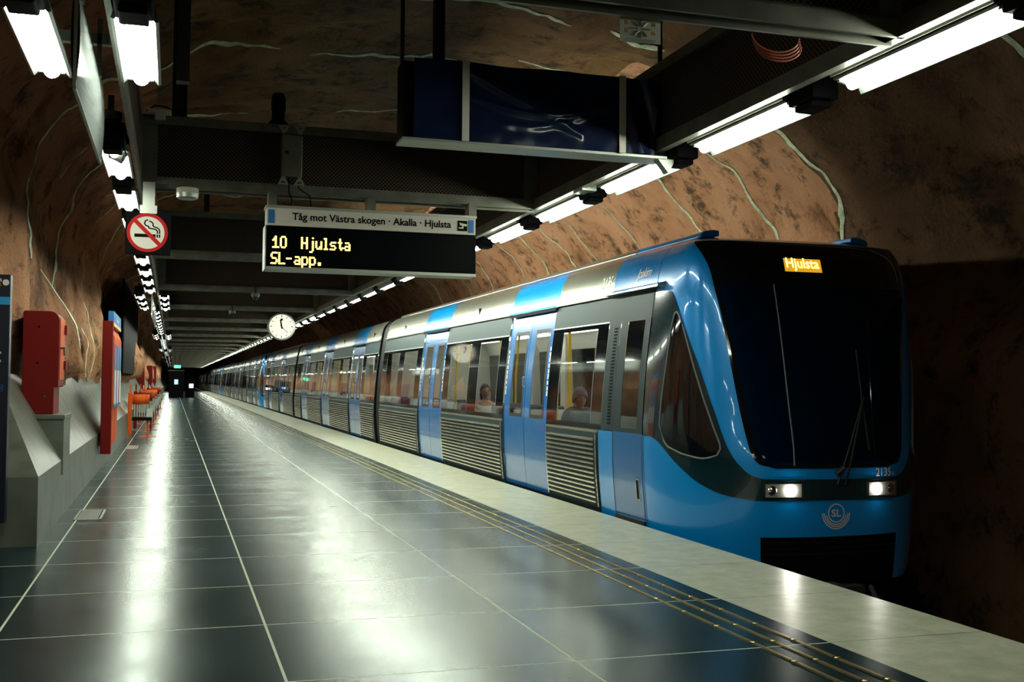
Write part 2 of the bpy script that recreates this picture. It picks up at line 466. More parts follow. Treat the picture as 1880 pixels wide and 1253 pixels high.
# painted veins: (y, s-range as fraction of the vault, half width, drift)
VEINS_R = [(9.25,.62,.86,.05),(12.45,.60,.90,.045),(14.2,.66,.9,.034),(15.7,.64,.9,.034),(18.4,.67,.9,.034),(20.6,.67,.86,.026),(21.9,.6,.9,.03),(23.6,.62,.9,.03),(25.6,.64,.9,.03),(27.8,.6,.9,.03),(30.5,.6,.9,.03),(33.5,.6,.9,.03),(36,.6,.9,.03),(40,.6,.9,.03)]
VEINS_C = [(11.6,.40,.505,.05),(11.9,.53,.60,.05),(13.9,.36,.49,.042),(13.75,.5,.57,.035),(15.8,.60,.68,.045),(17.0,.40,.5,.03),(20.0,.52,.62,.035),(23.5,.45,.6,.03)]
VEINS_L = [(13.2,.10,.34,.045),(16.6,.05,.33,.04),(18.4,.04,.34,.035),(21.5,.03,.36,.04),(23.3,.02,.3,.035),(25.2,.05,.36,.035),(27.2,.02,.3,.03),(30.2,.05,.36,.03),(33.5,.02,.34,.03)]
def rock_part(name, s0, s1, veins, mat):
    mb = MB(); ns = max(4, int((s1 - s0) / .13))
    ss = [s0 + (s1 - s0) * i / ns for i in range(ns + 1)]
    vs = [vault_point(s, y) for y in YS for s in ss]; fs = []
    for j in range(len(YS) - 1):
        for i in range(ns):
            a = j*(ns+1)+i; fs.append((a, a+ns+1, a+ns+2, a+1))
    mb.add(vs, fs, 0)
    if mat == 'rock':      # near rock browner up to the wide pale vein, shade put into the colour
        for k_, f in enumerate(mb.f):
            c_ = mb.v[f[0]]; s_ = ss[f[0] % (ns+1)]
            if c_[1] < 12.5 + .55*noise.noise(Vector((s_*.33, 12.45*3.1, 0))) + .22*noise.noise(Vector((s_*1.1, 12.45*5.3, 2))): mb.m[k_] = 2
    for (yv, f0, f1, hw) in veins:
        a0, a1 = max(s0, f0*VTOT), min(s1, f1*VTOT)
        if a1 - a0 < .3: continue
        n = int((a1-a0)/.05); rows = []
        for i in range(n+1):
            s = a0 + (a1-a0)*i/n; t = i/n
            yc = yv + .55*noise.noise(Vector((s*.33, yv*3.1, 0))) + .22*noise.noise(Vector((s*1.1, yv*5.3, 2))) + .05*noise.noise(Vector((s*4.5, yv, 7)))
            w = hw * (.75 + .9*abs(noise.noise(Vector((s*1.6, yv, 4)))) + .5*noise.noise(Vector((s*9, yv, 1)))) * min(1, 8*t, 8*(1-t)) + .002
            e1 = .35*hw*noise.noise(Vector((s*13, yv, 3))); 
            rows.append([vault_point(s, yc + q*w + (e1 if abs(q) == 1 else 0), .010 + (.012 if q == 0 else 0)) for q in (-1, 0, 1)])
        vs = [p for r in rows for p in r]; fs = []
        for i in range(n):
            for k in range(2): fs.append((i*3+k, (i+1)*3+k, (i+1)*3+k+1, i*3+k+1))
        mb.add(vs, fs, 1)
    return struct(mb.build(name, [MT[mat], MT['vein'], MT['rock_shade']], smooth=True, angle=180))
rock_part('wall_left', 0.0, S_A, VEINS_L, 'rock_left')
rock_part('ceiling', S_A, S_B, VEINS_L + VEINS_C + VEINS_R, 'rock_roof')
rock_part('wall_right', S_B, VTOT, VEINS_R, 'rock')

# ------------------------------------------------------------------ platform, track
XL, XE0, XE1 = -1.10, 3.565, 4.615
YN, YFAR = -18.0, 220.0
struct(MB().box(-2.6, XE0, YN, YFAR, -.6, 0).build('floor', MT['floor']))
mb = MB().box(XE0, XE1, YN, YFAR, -.22, 0.0).box(XE0, XE1 - .12, YN, YFAR, -1.25, -.22, 1)
struct(mb.build('trim_1', [MT['strip'], MT['concrete']]))
struct(MB().box(XE1 - .12, 9.4, YN, YFAR, -1.45, -1.25).build('track_bed', MT['ballast']))
for x in (5.38, 6.82):
    mb = MB().box(x-.07, x+.07, YN, YFAR, -1.25, -1.22).box(x-.012, x+.012, YN, YFAR, -1.22, -1.13).box(x-.035, x+.035, YN, YFAR, -1.13, -1.09)
    o = mb.build('rail', MT['darksteel'])
    tag(o, 'dark steel running rail under the train on the platform side' if x < 6 else 'dark steel running rail under the train on the rock wall side', 'rail')
# far end of the tunnel
struct(MB().box(-3, 9.5, 220.0, 220.4, -1.5, 6.5).box(-3, 9.5, -18.4, -18, -1.5, 6.5).build('wall_far', MT['darksteel']))

# concrete ledge with a sloping back along the rock wall
YB0 = 10.25
def ledge():
    mb = MB(); y1 = YFAR; sl = 1.0      # slope depth
    a = (XL, .60); c = (XL - .52, 1.50)
    mb.quad((a[0],YB0,0),(a[0],y1,0),(a[0],y1,a[1]),(a[0],YB0,a[1]), 0)           # front
    mb.quad((a[0],YB0,a[1]),(a[0],y1,a[1]),(c[0],y1,c[1]),(c[0],YB0+1.2,c[1]), 1)    # slope
    mb.add([(a[0],YB0,0),(a[0],YB0,a[1]),(-2.7,YB0,a[1]),(-2.7,YB0,0)], [(0,1,2,3)], 0)  # end face
    mb.add([(a[0],YB0,a[1]),(c[0],YB0+1.2,c[1]),(-2.7,YB0+1.2,c[1]),(-2.7,YB0,a[1])], [(0,1,2,3)], 1)
    mb.quad((c[0],YB0+1.2,c[1]),(c[0],y1,c[1]),(-2.7,y1,c[1]+.05),(-2.7,YB0+1.2,c[1]+.05), 1)
    return struct(mb.build('trim_2', [MT['concrete'], MT['slope']]))
ledge()

# brass tactile strips with studs
for k, (x, w) in enumerate(((3.14, 'farthest from the platform edge'), (3.27, 'in the middle of the three'), (3.40, 'nearest the pale platform edge'))):
    mb = MB(); y = 1.2
    while y < 120:
        mb.box(x-.011, x+.011, y+.03, y+.40, 0.0, .005)
        mb.lathe((x, y, 0), [(.018,0),(.018,.005),(.012,.008)], n=8)
        y += .428
    tag(mb.build('tactile_strip', MT['brass']), 'studded brass guide strip in the dark floor, ' + w, 'guide strip', 'brass guide strips')

# floor drains
def drain(x0, x1, y0, y1, label):
    t = thing('floor_drain', label, 'drain', ((x0+x1)/2, (y0+y1)/2, 0))
    mb = MB()
    for (a,b,c,d) in ((x0,x1,y0,y0+.03),(x0,x1,y1-.03,y1),(x0,x0+.02,y0,y1),(x1-.02,x1,y0,y1)): mb.box(a,b,c,d,0,.006)
    mb.build('frame', MT['alu'], t)
    g = MB(); n = 13; w = (x1-x0-.06)/n
    for i in range(n): g.box(x0+.03+i*w, x0+.03+(i+.55)*w, y0+.04, y1-.04, .001, .005)
    g.build('grate', MT['alu'], t)
    MB().box(x0+.02, x1-.02, y0+.03, y1-.03, .0004, .001).build('pit', MT['black'], t)
drain(-.955, -.685, 12.05, 12.95, 'metal floor drain grate nearest the camera beside the concrete ledge')
drain(-.93, -.70, 24.2, 25.3, 'small metal floor drain grate farther off, beyond the red map rack')

# ------------------------------------------------------------------ ceiling grid
PITCH_B = 5.61
XB0, XB1, ZB0, ZB1 = -.30, 3.38, 3.15, 3.80
def perf_panel(mb, mi=0): return mb
def make_beam(y, label, group):
    t = thing('ceiling_beam', label, 'beam', (XB0, y, ZB0), group)
    for nm, z0, z1, lz in (('bottom_flange', ZB0, ZB0+.10, ZB0+.088), ('top_flange', ZB1-.08, ZB1, ZB1-.012)):
        MB().box(XB0, XB1, y-.05, y-.03, z0, z1).box(XB0, XB1, y-.05, y+.07, lz, lz+.012).box(XB0, XB1, y+.05, y+.07, z0-.012, z1).build(nm, MT['beam'], t)
    for x in (XB0, XB1-.13): MB().box(x, x+.13, y-.03, y+.05, ZB0+.10, ZB1-.08).build('end_post', MT['beam'], t)
    MB().box(XB0+.13, XB1-.13, y+.0, y+.012, ZB0+.10, ZB1-.08).build('perforated_panel', MT['perf'], t)
    return t
def beam_label(i):
    if i == 0: return 'perforated steel cross beam nearest the camera, cut by the top edge'
    if i == 1: return 'wide perforated steel cross beam carrying the departure display'
    if i < 9: return ORD[i] + ' perforated steel cross beam from the camera under the rock ceiling'
    return 'distant steel cross beam in the dark run of beams toward the tunnel end'
beams = []
b0 = make_beam(4.49, beam_label(0), None)
for i in range(1, 27):
    copy_thing(b0, (0, PITCH_B*i, 0), beam_label(i), 'distant ceiling cross beams' if i >= 9 else None)
# long side girders
t = thing('side_girder', 'long perforated steel girder over the platform edge carrying the right lamp row', 'girder', (XB1, 2, ZB0))
MB().box(XB1-.04, XB1+.02, 2.0, 156, ZB0, ZB0+.10).build('bottom_flange', MT['beam'], t)
MB().box(XB1-.04, XB1+.02, 2.0, 156, ZB1-.08, ZB1).build('top_flange', MT['beam'], t)
MB().box(XB1-.0, XB1+.012, 2.0, 156, ZB0+.10, ZB1-.08).build('perforated_panel', MT['perf'], t)
t = thing('side_girder', 'long dark steel girder above the left lamp row by the rock wall', 'girder', (XB0, 2, ZB0))
MB().box(XB0-.03, XB0, 2.0, 156, ZB0, ZB0+.12).build('bottom_flange', MT['beam'], t)
MB().box(XB0-.10, XB0, 2.0, 156, ZB1-.10, ZB1).build('top_flange', MT['darksteel'], t)
MB().box(XB0-.025, XB0-.012, 2.0, 156, ZB0+.12, ZB1-.10).build('perforated_panel', MT['perf'], t)
# posts from the girders up to the rock
def post(x, y, w, label, z1=5.9):
    t = thing('hanger_post', label, 'post', (x, y, ZB1))
    MB().box(x-w, x+w, y-.01, y+.01, ZB1, z1).box(x-w, x-w+.012, y-.05, y+.05, ZB1, z1).box(x+w-.012, x+w, y-.05, y+.05, ZB1, z1).build('channel', MT['darksteel'], t)
    MB().box(x-w-.05, x+w+.05, y-.08, y+.08, ZB1-.002, ZB1+.012).build('foot_plate', MT['beam'], t)
post(.01, 10.3, .065, 'dark steel channel post rising to the rock above the left of the display beam')
post(2.43, 10.3, .05, 'dark steel post rising behind the dark blue covered sign')
post(.55, 21.4, .05, 'thin dark post above the third lit bay of the ceiling')
t = thing('hanger_post', 'teal steel channel beside the upper left lamp hanging from the rock', 'post', (-.02, 8.0, ZB1-.3))
MB().box(-.02, .07, 7.9, 8.0, 3.55, 5.8).build('channel', MT['darksteel'], t)

# ------------------------------------------------------------------ lamps
def make_lamp(x, y, aim, label, group=None, ln=1.2, lf=.036, rf=.036, w=.046, arc=180):
    # tube lens from y to y+ln, control box in front of it; aim = degrees the lens is turned from straight down toward +x
    t = thing('fluorescent_lamp', label, 'lamp', (x, y, 3.1), group)
    q = math.radians(aim); ar = math.radians(arc); ca, sa = math.cos(q), math.sin(q)
    def rot(a, b):          # section point about the lens axis
        return (x + a*ca - b*sa, 3.135 + a*sa + b*ca)
    mb = MB()
    def lens(u, v):
        a = math.pi/2 - ar/2 + ar*u; p = rot(-w*math.cos(a), .002 - .054*math.sin(a)); return (p[0], y + v*ln, p[1])
    mb.grid(lens, 8, 1)
    for v in (0, 1): mb.add([lens(i/8, v) for i in range(9)], [tuple(range(9))])
    mb.build('lamp_tube', MT['lamp_edge'] if arc > 180 else MT['lamp'], t, smooth=True)
    h = MB()
    top = -.002 if arc <= 180 else .034
    pr = [(-w-.045 if lf > 0 else -w-.014,-lf),(-w-.012,top),(w+.012,top),(w+.045 if rf > 0 else w+.014,-rf),(w+.06 if rf > 0 else w+.022,-rf+.006),(w+.03,.075),(-w-.03,.075),(-w-.06 if lf > 0 else -w-.022,-lf+.006)]
    pr = [rot(a, b) for a, b in pr]
    h.prism(pr, lambda a, b, d: (a, d, b), y-.02, y+ln+.03)
    for e in (y-.02, y+ln+.01):
        h.prism([rot(a, b) for a, b in ((-w-.03,-.018),(w+.02,-.018),(w+.02,.01),(-w-.03,.01))], lambda a, b, d: (a, d, b), e, e+.02)
    h.build('reflector_housing', MT['housing'], t)
    if x > 2:
        s = MB(); s.prism([(x-.112,3.15),(x-.117,3.15),(x-.150,3.23),(x-.140,3.23)], lambda a, b, d: (a, d, b), y-.02, y+ln+.03)
        s.build('side_reflector', MT['pale'], t)
    MB().box(x-.085, x+.085, y-.30, y-.03, 3.10, 3.25).box(x-.065, x+.065, y-.26, y-.07, 3.06, 3.10).build('control_box', MT['black'], t, bevel=.01)
    MB().box(x-.02, x+.02, y-.2, y-.16, 3.24, 3.29).box(x-.02, x+.02, y+ln*.8, y+ln*.8+.04, 3.19, 3.29).box(x-.03, x+.03, y-.3, y+ln+.05, 3.27, 3.30).build('hanger', MT['darksteel'], t)
    return t
LP = 1.75
rn = make_lamp(3.55, 3.92, -8, 'fluorescent lamp nearest the camera at the top right corner', lf=.012, rf=.05, w=.042)
for i in range(1, 84):
    if i < 6: lab, g = ORD[i] + ' fluorescent lamp from the top right corner in the row over the platform edge', None
    elif i < 14: lab, g = 'fluorescent lamp, ' + ORD[i] + ' from the camera in the right row, beyond the departure display', None
    else: lab, g = 'distant lamp merging into the bright line above the train', 'distant lamps of the right row'
    if i < 5 or i > 13: copy_thing(rn, (0, LP*i, 0), lab, g)
    elif i == 5: r0 = make_lamp(3.55, 3.92+LP*5, 28, lab, g, lf=.004, rf=-.03, w=.040, arc=204)
    else: copy_thing(r0, (0, LP*(i-5), 0), lab, g)
# left row: groups of single lamps alternate with pairs either side of a hanging sign
PAIR_X = (-.66, -.20); SING_X = -.44
LY = [5.25] + [8.30 + LP*i for i in range(0, 80)]
l0 = None
for i, y in enumerate(LY):
    if i == 0: xs_ = PAIR_X
    elif (i - 1) % 11 < 8: xs_ = (SING_X,)
    else: xs_ = PAIR_X
    for x in xs_:
        side = '' if x == SING_X else (', rock side of the hanging sign' if x < -.5 else ', platform side of the hanging sign')
        g = None
        if i == 0: lab = 'large lit lamp at the top left' + side
        elif i < 9: lab = ORD[i-1] + ' single lamp from the camera in the left row behind the large top pair'
        elif i < 12: lab = ORD[i-9] + ' lamp from the camera in the first far pair group' + (', rock side' if x < -.5 else ', platform side')
        elif i < 20: lab = ORD[i-12] + ' single lamp behind the first far pair group in the left row'
        else: lab = 'distant lamp in the left row fading toward the tunnel end'; g = 'distant lamps of the left row'
        if l0 is None: l0 = make_lamp(x, y, 0, lab, g, 1.07); lx, ly = x, y
        else: copy_thing(l0, (x - lx, y - ly, 0), lab, g)
# unseen lamps added behind the viewer to light surfaces facing the camera
for i in range(7):
    copy_thing(l0, (SING_X - lx, -16.4 + 2.6*i - ly, 0), 'added unseen lamp continuing the left row behind the viewpoint', 'lamps behind the viewpoint')
for i in range(4):
    copy_thing(rn, (0, -17.0 + LP*i - 3.92, 0), 'added unseen lamp continuing the right row behind the viewpoint', 'lamps behind the viewpoint')
# pale signs hanging edge-on between the pairs
def hang_sign(y0, y1, label, z0=2.70, z1=3.16):
    t = thing('hanging_sign', label, 'sign', (-.43, (y0+y1)/2, z1))
    mb = MB()
    def f(u, v): 
        z = z0 + (z1-z0)*v
        return (-.422 + .014*(4*v*(1-v)), y0 + (y1-y0)*u, z)
    def g(u, v):
        p = f(u, v); return (-.432 - .014*(4*v*(1-v)), p[1], p[2])
    mb.grid(f, 1, 8); mb.grid(g, 1, 8)
    mb.build('panel', MT['hangwhite'], t, smooth=True)
    MB().box(-.434, -.420, y0-.008, y0, z0, z1).box(-.434, -.420, y1, y1+.008, z0, z1).box(-.434,-.420,y0,y1,z0-.008,z0).build('edge_frame', MT['alu'], t)
    for y in (y0+.2, y1-.25):
        MB().box(-.44, -.415, y, y+.05, z1-.02, z1+.30).box(-.78, XB0-.03, y, y+.05, z1+.16, z1+.22).build('hanger', MT['alu'], t)
hang_sign(4.95, 6.65, 'pale curved sign hanging edge-on between the two top left lamps')
hang_sign(22.4, 27.4, 'far pale sign hanging edge-on between lamp pairs beyond the no smoking sign')
hang_sign(41.6, 46.4, 'farthest pale hanging sign seen edge-on over the left benches')

# ------------------------------------------------------------------ departure display
def led_rows(txt, font): pass
FONT = {
 '1':['00100','01100','10100','00100','00100','00100','11111'], '0':['01110','10001','10001','10001','10001','10001','01110'],
 'H':['10001','10001','10001','11111','10001','10001','10001'], 'j':['00010','00000','00010','00010','00010','00010','00010','00010','01100'],
 'u':['00000','00000','10001','10001','10001','10011','01101'], 'l':['01100','00100','00100','00100','00100','00100','01110'],
 's':['00000','00000','01111','10000','01110','00001','11110'], 't':['00100','00100','01110','00100','00100','00101','00010'],
 'a':['00000','00000','01110','00001','01111','10001','01111'], 'S':['01111','10000','10000','01110','00001','00001','11110'],
 'L':['10000','10000','10000','10000','10000','10000','11111'], '-':['00000','00000','00000','11110','00000','00000','00000'],
 'p':['00000','00000','11110','10001','10001','10001','11110','10000','10000'], '.':['00000','00000','00000','00000','00000','01100','01100'], ' ':['00000']*7}
def led_text(mb, txt, x0, z0, px, pz, y, adv=6, rx=.0085, rz=.0068):
    for ch in txt:
        for r, row in enumerate(FONT[ch]):
            for c, b in enumerate(row):
                if b == '1':
                    cx, cz = x0 + c*px, z0 - r*pz
                    mb.add([(cx-rx,y,cz-rz*.6),(cx-rx*.6,y,cz-rz),(cx+rx*.6,y,cz-rz),(cx+rx,y,cz-rz*.6),(cx+rx,y,cz+rz*.6),(cx+rx*.6,y,cz+rz),(cx-rx*.6,y,cz+rz),(cx-rx,y,cz+rz*.6)], [tuple(range(8))])
        x0 += adv*px
def text_front(mb, vf, x, y, z, mi=0):
    vs, fs = vf; mb.add([(x+a, y, z+b) for a, b in vs], fs, mi)
t = thing('departure_display', 'departure display with white header and amber text hung under the second beam', 'display', (1.745, 9.95, 3.15))
MB().box(.775, 2.712, 9.9, 10.12, 2.848, 3.005).build('header_panel', MT['signwhite'], t)
MB().box(.765, 2.722, 9.89, 10.13, 3.005, 3.028).build('header_cap', MT['alu'], t)
mb = MB().box(.768, 2.722, 9.92, 10.16, 2.475, 2.835); mb.build('display_case', MT['screen'], t)
MB().box(.768, 2.722, 9.91, 10.17, 2.452, 2.478).box(.762,.772,9.91,10.17,2.452,2.85).build('bottom_rail', MT['alu'], t)
for part in (0, 1):
    mb = MB()
    if part == 0: led_text(mb, '10', .835, 2.748, .0112, .0158, 9.917); led_text(mb, 'Hjulsta', 1.09, 2.748, .0112, .0158, 9.917, adv=5.75)
    else: led_text(mb, 'SL-app.', .822, 2.602, .0112, .0158, 9.917, adv=6.1)
    o = mb.build('led_line', MT['amber'], t); o['label'] = 'upper line of amber dot text' if part == 0 else 'lower line of amber dot text'
mb = MB(); vf = text2d('Tåg mot Västra skogen · Akalla · Hjulsta', bold=.022, width=1.475)
h_ = max(v[1] for v in vf[0]); text_front(mb, vf, .998, 9.897, 2.882); mb.build('header_lettering', MT['black'], t)
for x0_, x1_ in ((.787, .842), (2.642, 2.693)): MB().box(x0_, x1_, 9.895, 9.9, 2.866, 2.988).build('blue_end_block', MT['signblue'], t)
p = MB().box(2.535, 2.630, 9.895, 9.9, 2.880, 2.978).build('camera_pictogram', MT['black'], t, bevel=.008)
mb = MB(); yy = 9.893
mb.quad((2.552,yy,2.958),(2.615,yy,2.946),(2.615,yy,2.925),(2.560,yy,2.932)); mb.quad((2.615,yy,2.95),(2.627,yy,2.945),(2.627,yy,2.93),(2.615,yy,2.925))
mb.quad((2.578,yy,2.931),(2.592,yy,2.930),(2.592,yy,2.912),(2.578,yy,2.912)); mb.quad((2.545,yy,2.914),(2.592,yy,2.914),(2.592,yy,2.902),(2.545,yy,2.902))
mb.build('camera_symbol', MT['white'], p)
for x in (.79, 1.69, 2.66): MB().box(x, x+.075, 9.95, 10.1, 3.02, 3.16).build('hanger', MT['beam'], t)

# junction box on the beam, loudspeaker above it
t = thing('junction_box', 'grey steel junction box fixed to the perforated beam above the display', 'box', (.99, 10.02, 3.28))
MB().box(.895, 1.085, 9.93, 10.04, 3.30, 3.69).build('case', MT['beam'], t, bevel=.012)
MB().lathe((.945, 9.93, 3.52), [(.016, 0), (.016, -.006)], axis='y', n=12).build('lock', MT['chrome'], t)
for x, z, s in ((.915, 3.70, 1), (1.06, 3.70, 1), (.915, 3.29, -1), (1.06, 3.29, -1)):
    mb = MB(); yy = 9.925
    a = [(x-.05, z+.065*s), (x+.05, z+.065*s), (x+.012, z-.01*s), (x-.012, z-.01*s)]; b = [(x-.025, z+.05*s), (x+.025, z+.05*s), (x+.01, z+.035*s), (x-.01, z+.035*s)]
    for i in range(4):
        j = (i+1) % 4; mb.add([(a[i][0],yy,a[i][1]),(a[j][0],yy,a[j][1]),(b[j][0],yy,b[j][1]),(b[i][0],yy,b[i][1])], [(0,1,2,3)])
        mb.add([(a[i][0],yy+.01,a[i][1]),(a[j][0],yy+.01,a[j][1]),(a[j][0],yy,a[j][1]),(a[i][0],yy,a[i][1])], [(0,1,2,3)])
    mb.build('bracket', MT['alu'], t)
MB().tube([(.97,9.97,3.30),(.97,9.96,3.16),(1.0,9.97,3.1),(.99,9.98,3.02)], .006, 6).tube([(1.04,9.97,3.30),(1.06,9.96,3.2),(1.16,9.97,3.14),(1.18,9.98,3.02)], .006, 6).build('cable', MT['black'], t)
t = thing('loudspeaker', 'black horn loudspeaker standing on top of the perforated beam', 'loudspeaker', (.905, 10.4, ZB1))
MB().lathe((.905, 10.4, ZB1), [(.10,0),(.105,.05),(.09,.09),(.06,.12),(.06,.2),(.068,.21),(.068,.33),(.05,.37),(.0,.38)], n=20).build('horn', MT['black'], t, smooth=True)
MB().box(.86, .95, 10.36, 10.44, ZB1-.002, ZB1+.02).build('foot', MT['darksteel'], t)
# smoke detector, connector strip, underside box
t = thing('smoke_detector', 'white round detector under the left end of the display beam', 'detector', (.09, 9.98, 3.15))
MB().lathe((.09, 9.98, 3.05), [(.07,0),(.092,.012),(.095,.05)], n=24).build('sensor_ring', MT['alu'], t, smooth=True)
MB().lathe((.09, 9.98, 3.10), [(.095,0),(.095,.045),(.08,.052)], n=24).build('base', MT['signwhite'], t, smooth=True)
t = thing('connector_block', 'small pale connector block on top of the beam above the detector', 'connector', (-.16, 10.05, ZB1))
MB().box(-.26, -.06, 10.03, 10.09, ZB1-.002, ZB1+.05).box(-.2,-.11,10.0,10.05,ZB1-.05,ZB1).build('block', MT['signwhite'], t, bevel=.004)
MB().tube([(-.27,10.06,ZB1+.03),(-.2,10.08,ZB1+.09),(-.1,10.08,ZB1+.08),(.02,10.07,ZB1+.02)], .008, 6).build('cable', MT['black'], t)

# no smoking sign
t = thing('no_smoking_sign', 'square no smoking sign hung below the left end of the beam', 'sign', (-.23, 9.8, 3.15))
MB().box(-.415, -.045, 9.80, 9.93, 2.535, 2.895).build('board', MT['black'], t)
MB().box(-.28, -.18, 9.84, 9.88, 2.895, 3.16).box(-.30,-.16,9.795,9.84,2.88,2.95).build('bracket', MT['alu'], t)
cx, cz, yy = -.235, 2.714, 9.797
mb = MB(); n = 48; R0, R1 = .168, .140
for i in range(n):
    a, b = 2*math.pi*i/n, 2*math.pi*(i+1)/n
    mb.add([(cx+r*math.cos(q), yy-.002, cz+r*math.sin(q)) for r, q in ((R1,a),(R0,a),(R0,b),(R1,b))], [(0,1,2,3)])
d = math.radians(-45); ux, uz = math.cos(d), math.sin(d); w = .017; l = .150
mb.add([(cx+s*l*ux+q*w*uz, yy-.003, cz+s*l*uz-q*w*ux) for s, q in ((-1,-1),(1,-1),(1,1),(-1,1))], [(0,1,2,3)])
o = mb.build('red_ring', MT['signred'], t); o['label'] = 'red ring with diagonal bar'
mb = MB().add([(cx+.141*math.cos(2*math.pi*i/40), yy, cz+.141*math.sin(2*math.pi*i/40)) for i in range(40)], [tuple(range(40))]) or MB()
mb = MB(); mb.add([(cx+.141*math.cos(2*math.pi*i/40), yy, cz+.141*math.sin(2*math.pi*i/40)) for i in range(40)], [tuple(range(40))]); mb.build('white_disc', MT['signwhite'], t)
mb = MB(); mb.box(cx-.105, cx+.068, yy-.0015, yy, cz-.040, cz-.012); mb.box(cx+.076, cx+.088, yy-.0015, yy, cz-.040, cz-.012); mb.box(cx+.094, cx+.106, yy-.0015, yy, cz-.040, cz-.012)
def ribbon(pts, w):
    for (a, b) in zip(pts[:-1], pts[1:]):
        dx, dz = b[0]-a[0], b[1]-a[1]; q = math.hypot(dx, dz); nx, nz = -dz/q*w, dx/q*w; ex, ez = dx/q*w*.5, dz/q*w*.5
        mb.add([(cx+a[0]+nx-ex,yy-.0014,cz+a[1]+nz-ez),(cx+b[0]+nx+ex,yy-.0014,cz+b[1]+nz+ez),(cx+b[0]-nx+ex,yy-.0014,cz+b[1]-nz+ez),(cx+a[0]-nx-ex,yy-.0014,cz+a[1]-nz-ez)], [(0,1,2,3)])
ribbon([(.082,-.004),(.082,.012),(.075,.025),(.06,.032),(.03,.036),(.012,.04),(.008,.055),(-.015,.062),(-.025,.08),(-.018,.1),(0,.112)], .0055)
ribbon([(.1,-.004),(.1,.018),(.093,.035),(.08,.045),(.06,.05),(.045,.06),(.045,.078),(.035,.093),(.015,.1)], .0055)
mb.build('cigarette_symbol', MT['black'], t)

# covered sign
t = thing('covered_sign', 'hanging sign wrapped in dark blue plastic sheet with two pale straps', 'sign', (2.43, 7.25, 3.7))
X0, X1, Z0, Z1 = 1.458, 3.415, 3.115, 3.665
MB().box(X0, X1, 7.23, 7.42, Z0, Z1-.02).build('sign_case', MT['black'], t)
MB().box(X0-.004, X1+.004, 7.20, 7.43, Z0-.018, Z0).build('bottom_edge', MT['alu'], t)
def sheet(u, v):
    x = X0+.07 + (1.79)*u; z = Z0+.0 + (Z1-Z0)*v
    lx = (x - 1.89) / (3.05 - 1.89)
    d = 0
    sag = lambda c, w: math.exp(-((z - c) / w) ** 2)
    if 0 < lx < 1:
        env = math.sin(math.pi*lx) ** .5
        d += .020 * sag(3.44 - .13*math.sin(math.pi*lx) + .05*(lx), .018) * env
        d += .016 * sag(3.62 - .52*lx**.9, .03) * (1-lx) ** .3 * (1 if lx < .75 else 0)
        d += .012 * sag(3.30 - .14*math.sin(math.pi*lx) + .20*lx, .025) * env * lx
    d += .008 * noise.noise(Vector((x*2, z*3, 1))) + .0025*noise.noise(Vector((x*9+z*6, z*10-x*4, 2)))
    if lx > 1: d += .018*math.sin(30*(x-3.05) + 9*z)
    pin = min(1, 9*abs(x-1.89)) * min(1, 9*abs(x-3.05))
    return (x, 7.205 - (.014 + max(-.01, d*1.6) * (.35+.65*pin)), z + (.012*noise.noise(Vector((x*2.5, 0, 5))) if v == 1 else 0))
mb = MB(); mb.grid(sheet, 130, 46); mb.build('plastic_sheet', MT['tarp'], t, smooth=True, angle=180)
for x in (1.862, 3.03):
    MB().box(x, x+.05, 7.168, 7.174, Z0-.005, Z1+.004).box(x, x+.05, 7.17, 7.43, Z1, Z1+.006).build('strap', MT['signwhite'], t)
for x in (X0+.005, X1-.01):
    MB().box(x-.012, x+.012, 7.28, 7.31, Z1-.02, 5.9).build('hanger_rod', MT['darksteel'], t)
mb = MB(); mb.add([(3.355,7.22,3.10),(3.50,7.22,3.10),(3.44,7.22,3.0),(3.355,7.30,3.10),(3.50,7.30,3.10),(3.44,7.30,3.0)], [(0,1,2),(5,4,3),(0,3,4,1),(1,4,5,2),(2,5,3,0)])
tag(mb.build('gusset_bracket', MT['alu']), 'pale triangular steel gusset at the lower right corner of the covered sign', 'bracket')
t = thing('junction_plate', 'pale steel box at the end of the girder between two right lamps', 'box', (3.42, 8.95, 3.1))
MB().box(3.36, 3.50, 8.78, 9.0, 3.13, 3.20).build('case', MT['alu'], t, bevel=.006)

# perforated plate hanging at the top
t = thing('mounting_plate', 'galvanised slotted mounting plate hanging under the nearest beam', 'plate', (2.05, 4.60, 3.17))
mb = MB(); x0, x1, z0, z1, yy = 1.945, 2.15, 3.04, 3.165, 4.60
cols = [x0, x0+.02, x0+.045, x0+.155, x0+.18, x1]; rows = [z0, z0+.04, z0+.06, z0+.08, z0+.10, z1]
for i in range(5):
    for j in range(5):
        if i in (1, 3) and j in (1, 3): continue
        mb.box(cols[i], cols[i+1], yy, yy+.004, rows[j], rows[j+1])
mb.box(x0+.01, x1-.05, yy-.06, yy, z0-.004, z0)
mb.build('plate', MT['pale'], t)
mb = MB(); c = ((x0+x1)/2, (z0+z1)/2)
for a in range(8):
    q = a*math.pi/4; p0 = (c[0]+.015*math.cos(q), yy-.003, c[1]+.015*math.sin(q)); p1 = (c[0]+.045*math.cos(q), yy-.003, c[1]+.045*math.sin(q)); mb.tube([p0, p1], .004, 6)
mb.build('pressed_ribs', MT['alu'], t)
MB().box(x0+.0, x1-.0, yy, yy+.03, z1, z1+.03).build('hanger', MT['darksteel'], t)
mb = MB()
for k in range(4):
    pts = [(2.76+.13*math.cos(a)+.012*k, 4.60+.012*k, 3.145+.08*math.sin(a)-.010*k) for a in [math.pi + math.pi*i/16 for i in range(17)]]
    mb.tube(pts, .005, 6)
tag(mb.build('cable_coil', MT['cableorange']), 'loose orange cable loops hanging under the nearest beam', 'cable')

